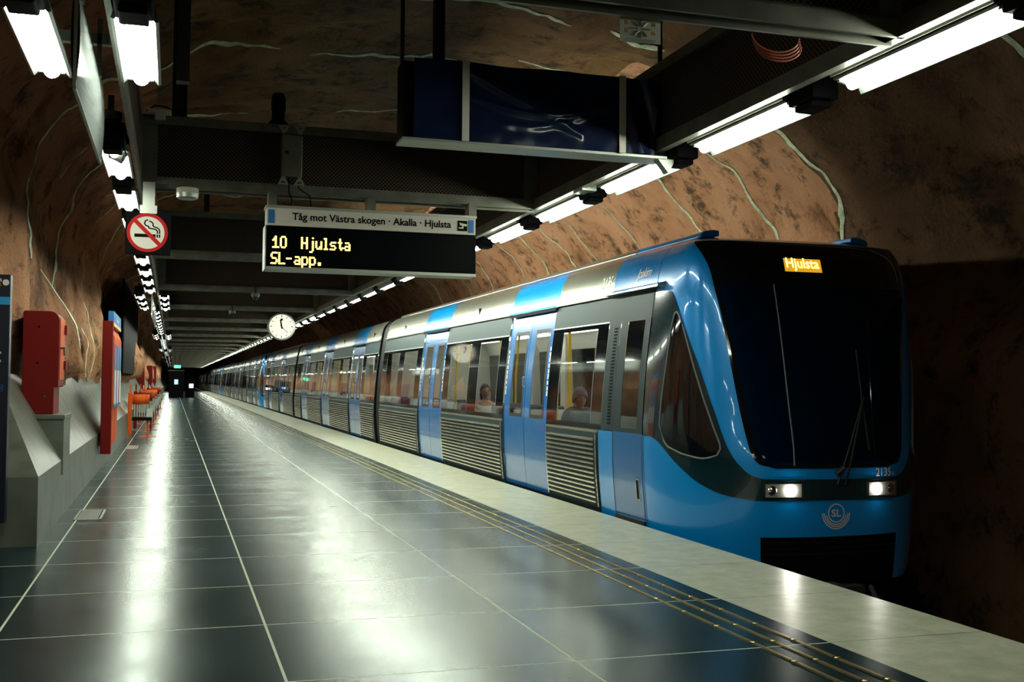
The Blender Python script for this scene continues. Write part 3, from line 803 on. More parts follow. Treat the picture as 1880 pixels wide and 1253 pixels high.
# clock
t = thing('platform_clock', 'round lit platform clock hanging above the middle of the platform', 'clock', (2.507, 27.1, 3.1))
c = (2.507, 27.0, 2.78)
MB().lathe(c, [(.32,.0),(.335,.01),(.335,.20),(.30,.22)], axis='y', n=48).build('case', MT['darksteel'], t, smooth=True)
MB().lathe(c, [(.29,-.004),(.30,.002)], axis='y', n=48).build('dial', MT['clockface'], t)
mb = MB()
for k in range(48):
    a, b = 2*math.pi*k/48, 2*math.pi*(k+1)/48
    mb.add([(c[0]+r*math.cos(q), c[1]+yy_, c[2]+r*math.sin(q)) for r, q, yy_ in ((.298,a,-.012),(.335,a,0.0),(.335,b,0.0),(.298,b,-.012))], [(0,1,2,3)])
mb.build('rim', MT['alu'], t)
mb = MB()
def bar(ang, r0, r1, w, y):
    q = math.radians(90-ang); ux, uz = math.cos(q), math.sin(q)
    mb.add([(c[0]+r*ux+s*w*uz, y, c[2]+r*uz-s*w*ux) for r, s in ((r0,-1),(r1,-1),(r1,1),(r0,1))], [(0,1,2,3)])
for k in range(12): bar(30*k, .225, .275, .006 if k % 3 else .009, 26.99)
mb.build('hour_marks', MT['black'], t)
mb = MB(); bar(-10, -.05, .17, .018, 26.985); bar(155, -.05, .06, .016, 26.984); bar(137, -.05, .22, .006, 26.983)
mb.add([(c[0]-.0+.03*math.cos(a*.7854), 26.985, c[2]+.17+.03*math.sin(a*.7854)) for a in range(8)], [tuple(range(8))]); mb.build('hands', MT['black'], t)
MB().tube([(2.507,27.1,3.08),(2.507,27.1,3.2)], .03, 10).build('stem', MT['darksteel'], t)

# cctv domes
def dome(x, y, z, label, r=.075):
    t = thing('dome_camera', label, 'camera', (x, y, z))
    MB().lathe((x,y,z), [(r,0),(r,-.05),(r*.92,-.065)], n=24).build('mount', MT['housing'], t, smooth=True)
    MB().lathe((x,y,z-.065), [(r*.8,0),(r*.75,-.03),(r*.5,-.055),(r*.15,-.068),(0.001,-.07)], n=24).build('dome', MT['gloss_black'], t, smooth=True)
    MB().box(x-.02, x+.02, y-.02, y+.02, z, z+.12).build('stalk', MT['darksteel'], t)
dome(-.46, 8.2, 3.36, 'dome camera under the girder beside the pale hanging sign')
dome(1.47, 21.2, 3.12, 'small white dome camera under a beam just below the display')
dome(1.32, 26.8, 3.12, 'small white dome camera under the beam left of the clock')
t = thing('cctv_camera', 'grey box camera on a bracket below the dome camera at left', 'camera', (-.42, 8.35, 3.2))
mb = MB(); R_ = Matrix.Rotation(math.radians(25), 3, 'Y') @ Matrix.Rotation(math.radians(-20), 3, 'X'); cc = Vector((-.405, 8.4, 3.15))
vs = [tuple(cc + R_ @ Vector((a, b, d))) for d in (-.05, .05) for a, b in ((-.055,-.13),(.055,-.13),(.055,.13),(-.055,.13))]
mb.add(vs, [(0,3,2,1),(4,5,6,7),(0,1,5,4),(1,2,6,5),(2,3,7,6),(3,0,4,7)]); mb.build('camera_body', MT['housing'], t, bevel=.01)
MB().tube([(-.44,8.3,3.30),(-.44,8.3,3.22),(-.42,8.38,3.16)], .014, 8).build('bracket', MT['alu'], t)

# ------------------------------------------------------------------ metro train
PROF = [(-0.45,4.80),(-0.2,4.745),(0.0,4.715),(0.25,4.69),(0.5,4.67),(0.9,4.66),(1.4,4.685),(1.9,4.735),(2.38,4.80),(2.52,4.82),(2.72,4.865),(2.86,4.95),(2.94,5.06),(2.98,5.20),(3.0,5.50),(3.01,6.1)]
pX = pchip(PROF)
pYF = pchip([(-0.5,9.12),(0.2,9.08),(0.65,9.08),(1.2,9.17),(1.8,9.28),(2.47,9.42),(2.87,9.58),(2.93,9.80),(2.97,10.0),(3.0,10.2),(3.01,10.3)])
pQ2 = pchip([(-0.5,5.12),(0.7,5.10),(1.5,4.96),(2.1,4.82),(2.47,4.72),(2.87,4.74),(2.95,5.0),(2.99,5.5),(3.01,6.1)])
pQF = pchip([(-.5,.27),(.7,.27),(2.4,.12),(2.87,.08),(3.01,.08)])
YE, TL = 10.36, 70.30          # nose meets the straight body here; the set is mirrored about TL/2
XC = 6.10
def nose_raw(t, z):
    mir = t > 1
    if mir: t = 2 - t
    x0, y0 = pX(z), YE; f = min(pYF(z), y0 - .03)
    x1, y1, x2, x3 = x0, f + pQF(z)*(y0-f), pQ2(z), XC
    b = ((1-t)**3, 3*t*(1-t)**2, 3*t*t*(1-t), t**3)
    x = b[0]*x0 + b[1]*x1 + b[2]*x2 + b[3]*x3; y = b[0]*y0 + b[1]*y1 + b[2]*f + b[3]*f
    return Vector((2*XC - x if mir else x, y, z))
def nose(t, z, off=0.0):
    p = nose_raw(t, z)
    if off == 0: return p
    e = .004
    du = nose_raw(min(2, t+e), z) - nose_raw(max(0, t-e), z); dv = nose_raw(t, min(3.005, z+e)) - nose_raw(t, max(-.45, z-e))
    n = du.cross(dv).normalized()
    if n.y > 0 and abs(n.y) > .3: n = -n
    if (p.x < XC and n.x > .2) or (p.x > XC and n.x < -.2): n = -n
    return p + n*off
def nose_xz(x, z, off):
    # front surface point at a given x
    lo, hi = 0.0, 2.0
    for _ in range(30):
        m = (lo+hi)/2
        if nose_raw(m, z).x < x: lo = m
        else: hi = m
    return nose((lo+hi)/2, z, off)
ORG = Vector((XC, TL/2, -1.09))
train = thing('metro_train', 'blue and silver metro train with the lit Hjulsta destination nearest the camera', 'train', ORG)

def place(mb, mirror):
    if mirror:
        mb.v = [(v[0], TL - v[1], v[2]) for v in mb.v]; mb.f = [tuple(reversed(f)) for f in mb.f]
    return mb
ZR = [-.45,-.3,-.15,0,.12,.25,.38,.5,.7,.92,1.1,1.4,1.7,1.95,2.15,2.3,2.44,2.52,2.62,2.72,2.80,2.86,2.90,2.94,2.965,2.98,2.99,3.0,3.005,3.01]
def wall(mb, y0, y1, zs, mi, off=0.0, right=False):
    vs, fs = [], []
    for z in zs:
        x = pX(z) - off
        if right: x = 2*XC - x
        vs += [(x, y0, z), (x, y1, z)]
    for i in range(len(zs)-1): fs.append((2*i, 2*i+2, 2*i+3, 2*i+1) if not right else (2*i, 2*i+1, 2*i+3, 2*i+2))
    mb.add(vs, fs, mi)
def zsub(a, b): return [a] + [z for z in ZR if a + .004 < z < b - .004] + [b]
DOORS_A = [14.42, 20.25]; DOORS_B = [29.25, 35.15, 41.05]
DW = .975
WZ0, WZ1 = .925, 2.145
def section(name, y0, y1, doors, mirror):
    mb = MB()   # slots: 0 steel 1 grey 2 blue 3 dark
    edges = [y0] + [e for d in doors for e in (d-DW, d+DW)] + [y1]
    for i in range(0, len(edges)-1, 2):
        a, b = edges[i], edges[i+1]
        wall(mb, a, b, zsub(-.45, WZ0), 1); wall(mb, a, b, zsub(WZ1, 2.46), 1)
    for d in doors:
        wall(mb, d-DW, d+DW, zsub(-.45, .0), 3)
    # roof
    ys = [(y0, y1, 0)]
    cuts = [y0]
    for d in doors: cuts += [d-DW-.05, d+DW+.05]
    cuts.append(y1)
    for i in range(len(cuts)-1):
        a, b = cuts[i], cuts[i+1]; mi = 2 if i % 2 else 0
        zz = zsub(2.46, 3.01)
        wall(mb, a, b, zz, mi); wall(mb, a, b, zz, mi, right=True)
        if mi == 2: wall(mb, a, b, [2.40, 2.46], 3, off=.03)
        # gutter lip
        mb.box(pX(2.46)-.035, pX(2.46)+.02, a, b, 2.445, 2.475, mi)
    wall(mb, y0, y1, zsub(-.45, 2.46), 1, right=True)
    mb.quad((pX(-.45), y0, -.45), (2*XC-pX(-.45), y0, -.45), (2*XC-pX(-.45), y1, -.45), (pX(-.45), y1, -.45), 3)
    for ye in (y0, y1):      # dark end collars at the bellows
        for i in range(len(ZR)-1):
            za, zb = ZR[i], ZR[i+1]
            for sg in (0, 1):
                fx = (lambda z, o: pX(z)+o) if sg == 0 else (lambda z, o: 2*XC-pX(z)-o)
                mb.quad((fx(za,0),ye,za), (fx(zb,0),ye,zb), (fx(zb,.16),ye,zb-.02), (fx(za,.16),ye,za-.02), 3)
    # fine seams and slots on the roof panels
    for i in range(0, len(cuts)-1, 2):
        m_ = (cuts[i]+cuts[i+1])/2
        for yy in ([m_] if m_ > 12.5 else []):
            mb.box(pX(2.62)-.012, pX(2.62)+.03, yy-.02, yy+.02, 2.56, 2.68, 3)
    o = place(mb, mirror).build(name, [MT['steel'], MT['grey'], MT['blue'], MT['black']], train, smooth=True, angle=35)
    return o
def grille(y0, y1, mirror):
    mb = MB(); a, b = y0+.03, y1-.03
    wall(mb, a, b, zsub(.03, .88), 1, .006)
    for (p, q) in ((a, a+.03), (b-.03, b)): wall(mb, p, q, zsub(.03, .88), 0, .022)
    n = 14
    for i in range(n):
        z = .085 + i*(.80-.085)/(n-1); h = .017
        pr = [(z-h, .006), (z-h*.55, .040), (z+h*.55, .040), (z+h, .006)]
        vs = [];
        for yy in (a+.05, b-.06): vs += [(pX(zz)-o_, yy, zz) for zz, o_ in pr]
        mb.add(vs, [(0,1,5,4),(1,2,6,5),(2,3,7,6),(0,3,2,1),(4,5,6,7)])
    wall(mb, y0+.01, y1-.01, [.885, .92], 0, .006)
    place(mb, mirror).build('ribbed_panel', [MT['steel'], MT['grey']], train)
def window_band(y0, y1, panes, mirror):
    mb = MB(); ys = [y0+.01]
    for a, b in panes: ys += [a, b]
    ys.append(y1-.01)
    z0, z1, h0, h1 = WZ0, WZ1, .985, 2.09
    wall(mb, ys[0], ys[-1], zsub(z0, h0), 0, .002); wall(mb, ys[0], ys[-1], zsub(h1, z1), 0, .002)
    for i in range(0, len(ys)-1, 2): wall(mb, ys[i], ys[i+1], zsub(h0, h1), 0, .002)
    # thin trim along the top
    wall(mb, ys[0], ys[-1], [z1-.004, z1+.012], 1, .006)
    for i in range(1, len(ys)-1):
        wall(mb, ys[i]-.008, ys[i]+.008, zsub(h0, h1), 2, .004)
    o = place(mb, mirror).build('window_band', [MT['gloss_black'], MT['alu'], MT['seal']], train)
    for a, b in panes:
        g = MB(); wall(g, a, b, zsub(h0, h1), 0, .003)
        place(g, mirror).build('window_pane', MT['pane'], o)
def door_leaf(y0, y1, win, mirror, near):
    mb = MB(); a, b = y0+.006, y1-.006; w0, w1 = win; h0, h1 = .985, 2.17
    wall(mb, a, b, zsub(.0, h0), 0, -.012); wall(mb, a, b, zsub(h1, 2.43), 0, -.012)
    wall(mb, a, w0, zsub(h0, h1), 0, -.012); wall(mb, w1, b, zsub(h0, h1), 0, -.012)
    for e in (a, b):      # returns of the leaf edges
        vs = []; zz = zsub(.0, 2.43)
        for z in zz: vs += [(pX(z)+.012, e, z), (pX(z)+.06, e, z)]
        mb.add(vs, [(2*i, 2*i+1, 2*i+3, 2*i+2) for i in range(len(zz)-1)], 1)
    o = place(mb, mirror).build('door_leaf', [MT['doorblue'], MT['rubber']], train)
    s = MB(); q = .035
    for (p0, p1, r0, r1) in ((w0-.008,w1+.008,h0-.008,h0+q),(w0-.008,w1+.008,h1-q,h1+.008)): wall(s, p0, p1, [r0, r1], 0, -.006)
    for (p0, p1) in ((w0-.008, w0+q), (w1-q, w1+.008)): wall(s, p0, p1, zsub(h0+q, h1-q), 0, -.006)
    for cy_, cz_, sy_, sz_ in ((w0+q,h0+q,1,1),(w1-q,h0+q,-1,1),(w0+q,h1-q,1,-1),(w1-q,h1-q,-1,-1)):
        pts = [(cy_, cz_), (cy_+sy_*.035, cz_), (cy_+sy_*.012, cz_+sz_*.012), (cy_, cz_+sz_*.035)]
        s.add([(pX(z)+.006, y, z) for y, z in pts], [(0,1,2,3)])
    place(s, mirror).build('window_seal', MT['rubber'], o)
    g = MB(); wall(g, w0, w1, zsub(h0, h1), 0, -.010)
    place(g, mirror).build('window_pane', MT['pane'], o)
    st = MB(); yy = (y1-.075) if near else (y0+.03)
    for k in range(9):
        z = 1.28 + k*.075
        wall(st, yy, yy+.045, [z, z+.05 if k % 3 else z+.065], 0, -.009)
    place(st, mirror).build('door_notice', MT['white'], o)
    if near:
        h = MB(); h.tube([(pX(1.45)-.0, y0+.04, 1.40), (pX(1.45)-.03, y0+.04, 1.42), (pX(1.5)-.03, y0+.04, 1.53), (pX(1.5), y0+.04, 1.55)], .012, 6)
        place(h, mirror).build('handle', MT['chrome'], o)
def doors(c, mirror):
    door_leaf(c-DW, c, (c-DW+.16, c-.26), mirror, False)
    door_leaf(c, c+DW, (c+.10, c+DW-.30), mirror, True)
def gangway(y0, y1, mirror):
    mb = MB(); n = 9
    zz = [-.40] + ZR[1:]
    for i in range(n):
        a = y0 + (y1-y0)*i/n; b = y0 + (y1-y0)*(i+1)/n; m_ = (a+b)/2
        for right in (False, True):
            for (p, q, oa, ob) in ((a, m_, -.09, -.05), (m_, b, -.05, -.09)):
                vs = []
                for z in zz:
                    xa, xb = pX(z)-oa, pX(z)-ob
                    if right: xa, xb = 2*XC-xa, 2*XC-xb
                    vs += [(xa, p, z - (.03 if z > 2.9 else 0)), (xb, q, z - (.03 if z > 2.9 else 0))]
                mb.add(vs, [(2*k, 2*k+2, 2*k+3, 2*k+1) for k in range(len(zz)-1)])
    place(mb, mirror).build('gangway_bellows', MT['rubber'], train)

def interior(y0, y1, doors_, mirror, seats=True):
    mb = MB()   # 0 cream 1 dark floor 2 far dark windows 3 light
    mb.quad((4.80,y0,.02),(7.4,y0,.02),(7.4,y1,.02),(4.80,y1,.02), 1)
    mb.quad((4.93,y0,2.40),(4.93,y1,2.40),(7.3,y1,2.40),(7.3,y0,2.40), 0)
    mb.quad((7.40,y0,.02),(7.40,y0,.95),(7.40,y1,.95),(7.40,y1,.02), 0)
    mb.quad((7.38,y0,.95),(7.33,y0,2.1),(7.33,y1,2.1),(7.38,y1,.95), 2)
    mb.quad((7.33,y0,2.1),(7.2,y0,2.4),(7.2,y1,2.4),(7.33,y1,2.1), 0)
    for y in (y0+.02, y1-.02): mb.quad((4.85,y,.02),(7.4,y,.02),(7.4,y,2.4),(4.95,y,2.4), 0)
    yy = y0 + .6
    while yy < y1 - .6:      # pillars between the far windows
        mb.box(7.2, 7.37, yy, yy+.28, .02, 2.4, 0); yy += 1.95
    o = place(mb, mirror).build('cabin_lining', [MT['cream'], MT['rubber'], MT['gloss_black']], train)
    l = MB()
    for x in (5.35, 6.85): l.box(x-.07, x+.07, y0+.3, y1-.3, 2.36, 2.385)
    place(l, mirror).build('ceiling_light', MT['cabin'], o)
    if not seats: return
    for d in doors_:
        for sgn in (-1, 1):
            yy = d + sgn*(DW+.12)
            place(MB().box(4.86, 5.73, yy-.015, yy+.015, .05, 1.05), mirror).build('draught_screen', MT['cream'], train)
            place(MB().box(5.73, 5.77, yy-.02, yy+.02, .05, 2.38), mirror).build('corner_pole', MT['yellow'], train)
        for dx in (5.28, 6.5):
            place(MB().tube([(dx, d+.25, .03), (dx-.03, d+.25, 1.0), (dx-.03, d+.25, 1.6), (dx+.04, d+.25, 2.39)], .021, 8), mirror).build('grab_pole', MT['yellow'], train, smooth=True)
    edges = [y0+.1] + [e for d in doors_ for e in (d-DW-.15, d+DW+.15)] + [y1-.1]
    for i in range(0, len(edges)-1, 2):
        a, b = edges[i], edges[i+1]
        if b - a < 1.5: continue
        n = 2 if b-a < 2.6 else 4
        for k in range(n):
            yb = a + .12 + (b-a-.24)*k/(n-1); f = 1 if k % 2 == 0 else -1   # back rest plane
            for x0 in (4.88, 5.33):
                st = MB()
                pr = [(0,.36),(.50,.36),(.50,.46),(.12,.45),(.09,1.10),(0,1.10)]
                st.prism(pr if f > 0 else [(-q, z) for q, z in reversed(pr)], lambda q, z, d: (d, yb+q, z), x0, x0+.41)
                place(st, mirror).build('seat', MT['seat'], train, bevel=.03)

for mir in (False, True):
    section('car_body', YE, 25.42, DOORS_A, mir)
    for a, b in ((11.62, 13.44), (15.40, 19.27), (21.23, 25.42)): grille(a, b, mir)
    window_band(11.52, 13.44, [(11.86, 13.02)], mir)
    window_band(15.40, 19.27, [(15.80, 16.92), (17.50, 18.82)], mir)
    window_band(21.23, 25.42, [(21.7, 22.95), (23.5, 24.9)], mir)
    for d in DOORS_A: doors(d, mir)
    gangway(25.42, 26.17, mir)
    interior(11.25, 25.40, DOORS_A, mir)
section('car_body', 26.17, TL-26.17, DOORS_B, False)
for a, b in ((26.17, 28.27), (30.23, 34.17), (36.13, 40.07), (42.03, 44.13)):
    grille(a, b, False)
    window_band(a, b, [(a+.38, a+1.62)] if b-a < 3 else [(a+.4, a+1.55), (a+2.1, b-.42)], False)
for d in DOORS_B: doors(d, False)
interior(26.2, 44.1, DOORS_B, False)

# ---- the two cabs
zhi = pchip([(0,2.41),(.12,2.405),(.175,2.385),(.22,2.30),(.275,2.16),(.42,1.66),(.5,1.20),(.55,.84),(.6,.68),(.66,.585),(.72,.555),(1,.55)])
zlo = pchip([(0,.92),(.05,.92),(.11,.885),(.245,.68),(.405,.48),(.55,.385),(.705,.35),(1,.35)])
wsL = pchip([(.655,.78),(.665,.735),(.69,.695),(.75,.667),(.86,.650),(1.54,.62),(2.12,.597),(2.40,.58),(2.55,.56),(2.70,.51),(2.77,.465),(2.82,.42),(2.855,.385),(2.875,.37)])
wnL = pchip([(.735,.40),(.745,.36),(.77,.29),(.83,.20),(.88,.175),(1.04,.142),(1.6,.175),(2.0,.203),(2.10,.215),(2.15,.228),(2.17,.245)])
wnR = pchip([(.735,.42),(.745,.45),(.77,.492),(.83,.512),(.88,.512),(.96,.50),(1.5,.415),(1.97,.325),(2.10,.285),(2.15,.265),(2.17,.25)])
def strip_rows(mb, za, zb, fl, fr, off, nr, nc, mi=0):
    mb.grid(lambda u, v: nose(fl(za+(zb-za)*v) + (fr(za+(zb-za)*v) - fl(za+(zb-za)*v))*u, za+(zb-za)*v, off), nc, nr, mi)
def cab(mir):
    P = lambda mb: place(mb, mir)
    mb = MB(); zz = [-.45+i*(3.59/100) for i in range(101)]
    mb.grid(lambda u, v: nose_raw(2*u, -.45 + 3.457*v), 140, 100)
    shell = P(mb).build('nose_shell', MT['blue'], train, smooth=True, angle=180)
    mb = MB()
    def mk(u, v):
        t = 2*u; q = t if t <= 1 else 2-t
        return nose(t, zlo(q) + (zhi(q)-zlo(q))*v, .006)
    mb.grid(mk, 240, 24)
    P(mb).build('dark_mask', MT['teal'], train, smooth=True, angle=180)
    # windscreen with display visor
    mb = MB(); strip_rows(mb, .655, 2.44, wsL, lambda z: 2-wsL(z), .006, 60, 60)
    ws = P(mb).build('windscreen', MT['dark_pane'], train, smooth=True, angle=180)
    mb = MB(); strip_rows(mb, 2.44, 2.875, wsL, lambda z: 2-wsL(z), .006, 26, 60)
    v = P(mb).build('visor', MT['gloss_black'], train, smooth=True, angle=180)
    # black border inside the glass and dark cab behind it
    mb = MB()
    for s_ in (0, 1):
        f = (lambda z: wsL(z)) if s_ == 0 else (lambda z: 2-wsL(z)-.03)
        strip_rows(mb, .66, 2.44, f, lambda z: f(z)+.03, .008, 40, 2)
    mb.grid(lambda u, w: nose(.76+.48*u, .655+.035*w, .008), 40, 1)
    mb.tube([nose(.867-.028*k/10, 2.44-1.76*k/10, .009) for k in range(11)], .008, 6, 1)
    mb.tube([nose(1.165+.005*k/10, 2.44-1.76*k/10, .006) for k in range(11)], .004, 6, 0)
    P(mb).build('glazing_bar', [MT['gloss_black'], MT['seal']], ws)
    mb = MB()
    mb.quad((4.9,10.3,-.1),(7.3,10.3,-.1),(7.25,10.6,2.7),(4.95,10.6,2.7))
    mb.box(5.05, 5.75, 9.75, 10.2, .0, 1.18); mb.box(5.75, 7.1, 9.62, 10.1, .0, .82)
    mb.quad((5.0,9.7,.62),(7.2,9.7,.62),(7.2,10.35,.62),(5.0,10.35,.62))
    mb.quad((5.0,9.75,2.6),(7.2,9.75,2.6),(7.2,10.6,2.7),(5.0,10.6,2.7))
    o = P(mb).build('cab_interior', MT['darksteel'], train)
    mb = MB(); mb.box(5.10, 5.70, 9.735, 9.75, 1.12, 1.17, 1)
    for k in range(12): mb.box(5.30+.026*k, 5.315+.026*k, 9.742, 9.75, .93, 1.06)
    P(mb).build('air_vent', [MT['black'], MT['alu']], o)
    # destination
    dp = MB(); dp.grid(lambda u, w: nose_xz(5.772+.42*u, 2.575+.135*w, .010), 10, 4)
    d = P(dp).build('destination_display', MT['amber_dim'], train)
    mb = MB(); vf = text2d('Hjulsta', bold=.012, width=.37, height=.135)
    mb.add([nose_xz((2*XC - (5.795+a)) if mir else 5.795+a, 2.58+b, .013) for a, b in vf[0]], vf[1]); P(mb).build('destination_lettering', MT['amber'], d)
    # side windows
    for s_ in (0, 1):
        L_ = wnL if s_ == 0 else (lambda z: 2-wnR(z)); R_ = wnR if s_ == 0 else (lambda z: 2-wnL(z))
        mb = MB(); strip_rows(mb, .735, 2.17, L_, R_, .010, 40, 8)
        g = P(mb).build('cab_side_window', MT['gloss_black'], train, smooth=True, angle=180)
        zl = [.735,.745,.77,.83,.88,1.04,1.3,1.6,1.8,2.0,2.1,2.15,2.17]
        pts = [nose(L_(z), z, .012) for z in zl] + [nose(R_(z), z, .012) for z in reversed(zl)]
        mb = MB().tube(pts + [pts[0]], .010, 6); P(mb).build('window_seal', MT['seal'], g)
    # headlights
    for c_ in (0, 1):
        f = (lambda t: t) if c_ == 0 else (lambda t: 2-t)
        mb = MB(); mb.grid(lambda u, w: nose(f(.712+.155*u), .378+.138*w, .012), 12, 4)
        for (a, b, p, q) in ((.705,.874,.372,.384),(.705,.874,.510,.522)): mb.grid(lambda u, w: nose(f(a+(b-a)*u), p+(q-p)*w, .018), 12, 1, 1)
        for (a, b) in ((.705,.715),(.865,.874)): mb.grid(lambda u, w: nose(f(a+(b-a)*u), .372+.15*w, .018), 1, 3, 1)
        h = P(mb).build('headlight', [MT['alu'], MT['chrome']], train)
        for (tc_, r_, m_, nm) in ((.822, .056, 'head', 'headlight_bulb'), (.745, .045, 'chrome', 'signal_lens')):
            p0 = nose(f(tc_), .447, .02); mb = MB(); n = 24
            e = nose(f(tc_+.02), .447, .02) - nose(f(tc_-.02), .447, .02); e.normalize()
            nrm = (p0 - nose(f(tc_), .447, 0)).normalized()
            up_ = Vector((0,0,1)); ring = []
            for (rr, dd) in ((1, 0), (.75, .012), (.4, .019)): ring.append([p0 + nrm*dd + e*(r_*rr*math.cos(2*math.pi*k/n)) + up_*(r_*rr*math.sin(2*math.pi*k/n)) for k in range(n)])
            vs = [q_ for R in ring for q_ in R]; fs = [(i*n+k, i*n+(k+1)%n, (i+1)*n+(k+1)%n, (i+1)*n+k) for i in range(2) for k in range(n)] + [tuple(2*n+k for k in range(n))]
            mb.add(vs, fs); P(mb).build(nm, MT[m_] if not mir or m_ != 'head' else MT['head'], h)
    # wiper
    mb = MB()
    mb.tube([nose(1.0, .50, .03), nose(1.03, .75, .05), nose(1.12, 1.31, .04)], .010, 6); mb.tube([nose(1.03, .50, .03), nose(1.05, .75, .05), nose(1.125, 1.33, .04)], .010, 6)
    mb.tube([nose(.995, .60, .03), nose(1.02, .66, .05)], .03, 8)
    w = P(mb).build('wiper', MT['rubber'], train)
    mb = MB(); mb.tube([nose(1.108, 1.80, .028), nose(1.118, 1.31, .034), nose(1.135, .82, .028)], .009, 6); P(mb).build('wiper_blade', MT['rubber'], w)
    # emblem: ring with letters over three nested half rings
    mb = MB(); ex, ez = XC, .225
    def arc(r0, r1, a0, a1, n=36):
        for k in range(n):
            a, b = a0+(a1-a0)*k/n, a0+(a1-a0)*(k+1)/n
            mb.add([nose_xz(ex+r*math.cos(q), ez+r*math.sin(q), .006) for r, q in ((r0,a),(r1,a),(r1,b),(r0,b))], [(0,1,2,3)])
    arc(.080, .091, 0, 2*math.pi, 48)
    for r in (.103, .123, .143): arc(r, r+.011, math.pi*1.0 if r > .11 else math.pi*1.06, math.pi*2.0 if r > .11 else math.pi*1.94)
    vf = text2d('SL', bold=.02, width=.105, height=.072)
    mb.add([nose_xz((2*XC - (ex-.052+a)) if mir else ex-.052+a, ez-.036+b, .006) for a, b in vf[0]], vf[1])
    P(mb).build('emblem', MT['white'], train)
    mb = MB(); vf = text2d('2135', bold=.012, width=.20, height=.082)
    mb.add([nose_xz((2*XC - (6.57+a)) if mir else 6.57+a, .565+b, .006) for a, b in vf[0]], vf[1])
    vf = text2d('A', width=.036, height=.042); mb.add([nose_xz((2*XC-(6.785+a)) if mir else 6.785+a, .567+b, .006) for a, b in vf[0]], vf[1])
    P(mb).build('fleet_number', MT['white'], train)
    # lower front: black recess with slats, coupler
    mb = MB(); mb.grid(lambda u, w: nose(.69+.62*u, -.449+.452*w, .004), 40, 8)
    for k in range(3): mb.grid(lambda u, w: nose(.70+.60*u, -.035-.055*k-.022*w, .022-.014*w), 40, 1, 1)
    P(mb).build('front_grille', [MT['black'], MT['darksteel']], train)
    mb = MB(); mb.box(5.85, 6.35, 8.98, 9.3, -.72, -.46); mb.lathe((6.0, 8.90, -.53), [(.09,-.02),(.12,0),(.12,.12),(.08,.3)], axis='y', n=20); mb.tube([(6.3,8.95,-.6),(6.45,8.93,-.62),(6.5,9.1,-.5)], .03, 8)
    P(mb).build('coupler', MT['darksteel'], train)
    mb = MB(); mb.box(5.0, 7.2, 9.3, 9.5, -.95, -.45); mb.box(5.1, 7.1, 9.5, 60.0 if False else 25.0, -1.0, -.5); P(mb).build('underframe', MT['black'], train)
    # cab door, vent, awning, name and number on the roof panel
    mb = MB(); a, b = 10.40, 11.17; w0, w1, h0, h1 = 10.53, 10.97, .97, 2.13
    for (p, q, zz_) in ((a,b,(WZ0,h0)),(a,b,(h1,2.41)),(a,w0,(h0,h1)),(w1,b,(h0,h1))): wall(mb, p, q, zsub(*zz_), 1, .006)
    wall(mb, a, b, zsub(.02, WZ0), 0, .006)
    cd = P(mb).build('cab_door', [MT['doorblue'], MT['grey']], train)
    g = MB(); wall(g, w0, w1, zsub(h0, h1), 0, .003); P(g).build('window_pane', MT['gloss_black'], cd)
    g = MB(); wall(g, a+.10, a+.16, [.24, .44], 0, .009); wall(g, a+.085, a+.175, [.225, .24], 1, .009); wall(g, a+.085, a+.175, [.44, .455], 1, .009); wall(g, a+.085, a+.10, [.24, .44], 1, .009); wall(g, a+.16, a+.175, [.24,.44], 1, .009)
    P(g).build('handle', [MT['black'], MT['alu']], cd)
    g = MB()
    for e in (a-.015, b+.003): wall(g, e, e+.012, zsub(.0, 2.42), 0, .008)
    g.box(4.69, 4.72, a, b, -.04, .02); P(g).build('door_seal', MT['rubber'], cd)
    mb = MB(); wall(mb, 10.36, 11.62, zsub(-.45, 0.02), 0, .004); wall(mb, 11.18, 11.61, zsub(0, .92), 0, .005); wall(mb, 10.36, 10.39, zsub(0,.92), 0, .004)
    P(mb).build('lower_panel', MT['blue'], train)
    mb = MB(); wall(mb, 11.18, 11.52, zsub(.93, 2.15), 1, .004)
    for k in range(30):
        z = 1.0 + k*.0365
        wall(mb, 11.245 + .0, 11.345, [z, z+.02], 0, .007)
    P(mb).build('air_grille', [MT['black'], MT['grey']], train)
    mb = MB(); wall(mb, YE, 11.55, zsub(2.475, 3.0), 0, .004)
    P(mb).build('cab_roof_panel', MT['blue'], train, smooth=True)
    mb = MB()
    mb.prism([(pX(2.42)+.02, 2.43), (pX(2.44)-.09, 2.455), (pX(2.46)-.09, 2.475), (pX(2.5)+.02, 2.52)], lambda p, q, d: (p, d, q), 10.16, 11.58)
    P(mb).build('door_canopy', MT['teal'], train)
    mb = MB(); vf = text2d('2135', shear=.25, bold=.005, width=.34, height=.135)
    mb.add([(pX(2.56+b_)-.016, 11.94-a_ if not mir else 11.60+a_, 2.56+b_) for a_, b_ in vf[0]], vf[1])
    vf = text2d('A', width=.05, height=.05); mb.add([(pX(2.56+b_)-.016, 11.585-a_ if not mir else 11.54+a_, 2.56+b_) for a_, b_ in vf[0]], vf[1])
    P(mb).build('roof_number', MT['white'], train)
    mb = MB(); vf = text2d('Joakim', shear=.45, width=.40, height=.14, space=.85)
    mb.add([(pX(2.56+b_)-.020, 10.92-a_ if not mir else 10.52+a_, 2.56+b_) for a_, b_ in vf[0]], vf[1]); P(mb).build('train_name', MT['white'], train)
    # long low fairings on both roof edges
    mb = MB()
    for sg in (-1, 1):
        xx = XC + sg*.90
        ys = [9.97, 10.03, 10.15, 25.2]
        for k, (ya, yb) in enumerate(((9.95, 11.55), (11.55, 25.2))):
            pr = [(-.10,2.95),(-.08,3.0),(-.03,3.022),(.06,3.035),(.12,3.03),(.12,2.97)]
            mb.prism([(xx + (-sg)*p if sg > 0 else xx + p, q) for p, q in pr], lambda p, q, d: (p, d, q), ya, yb, k)
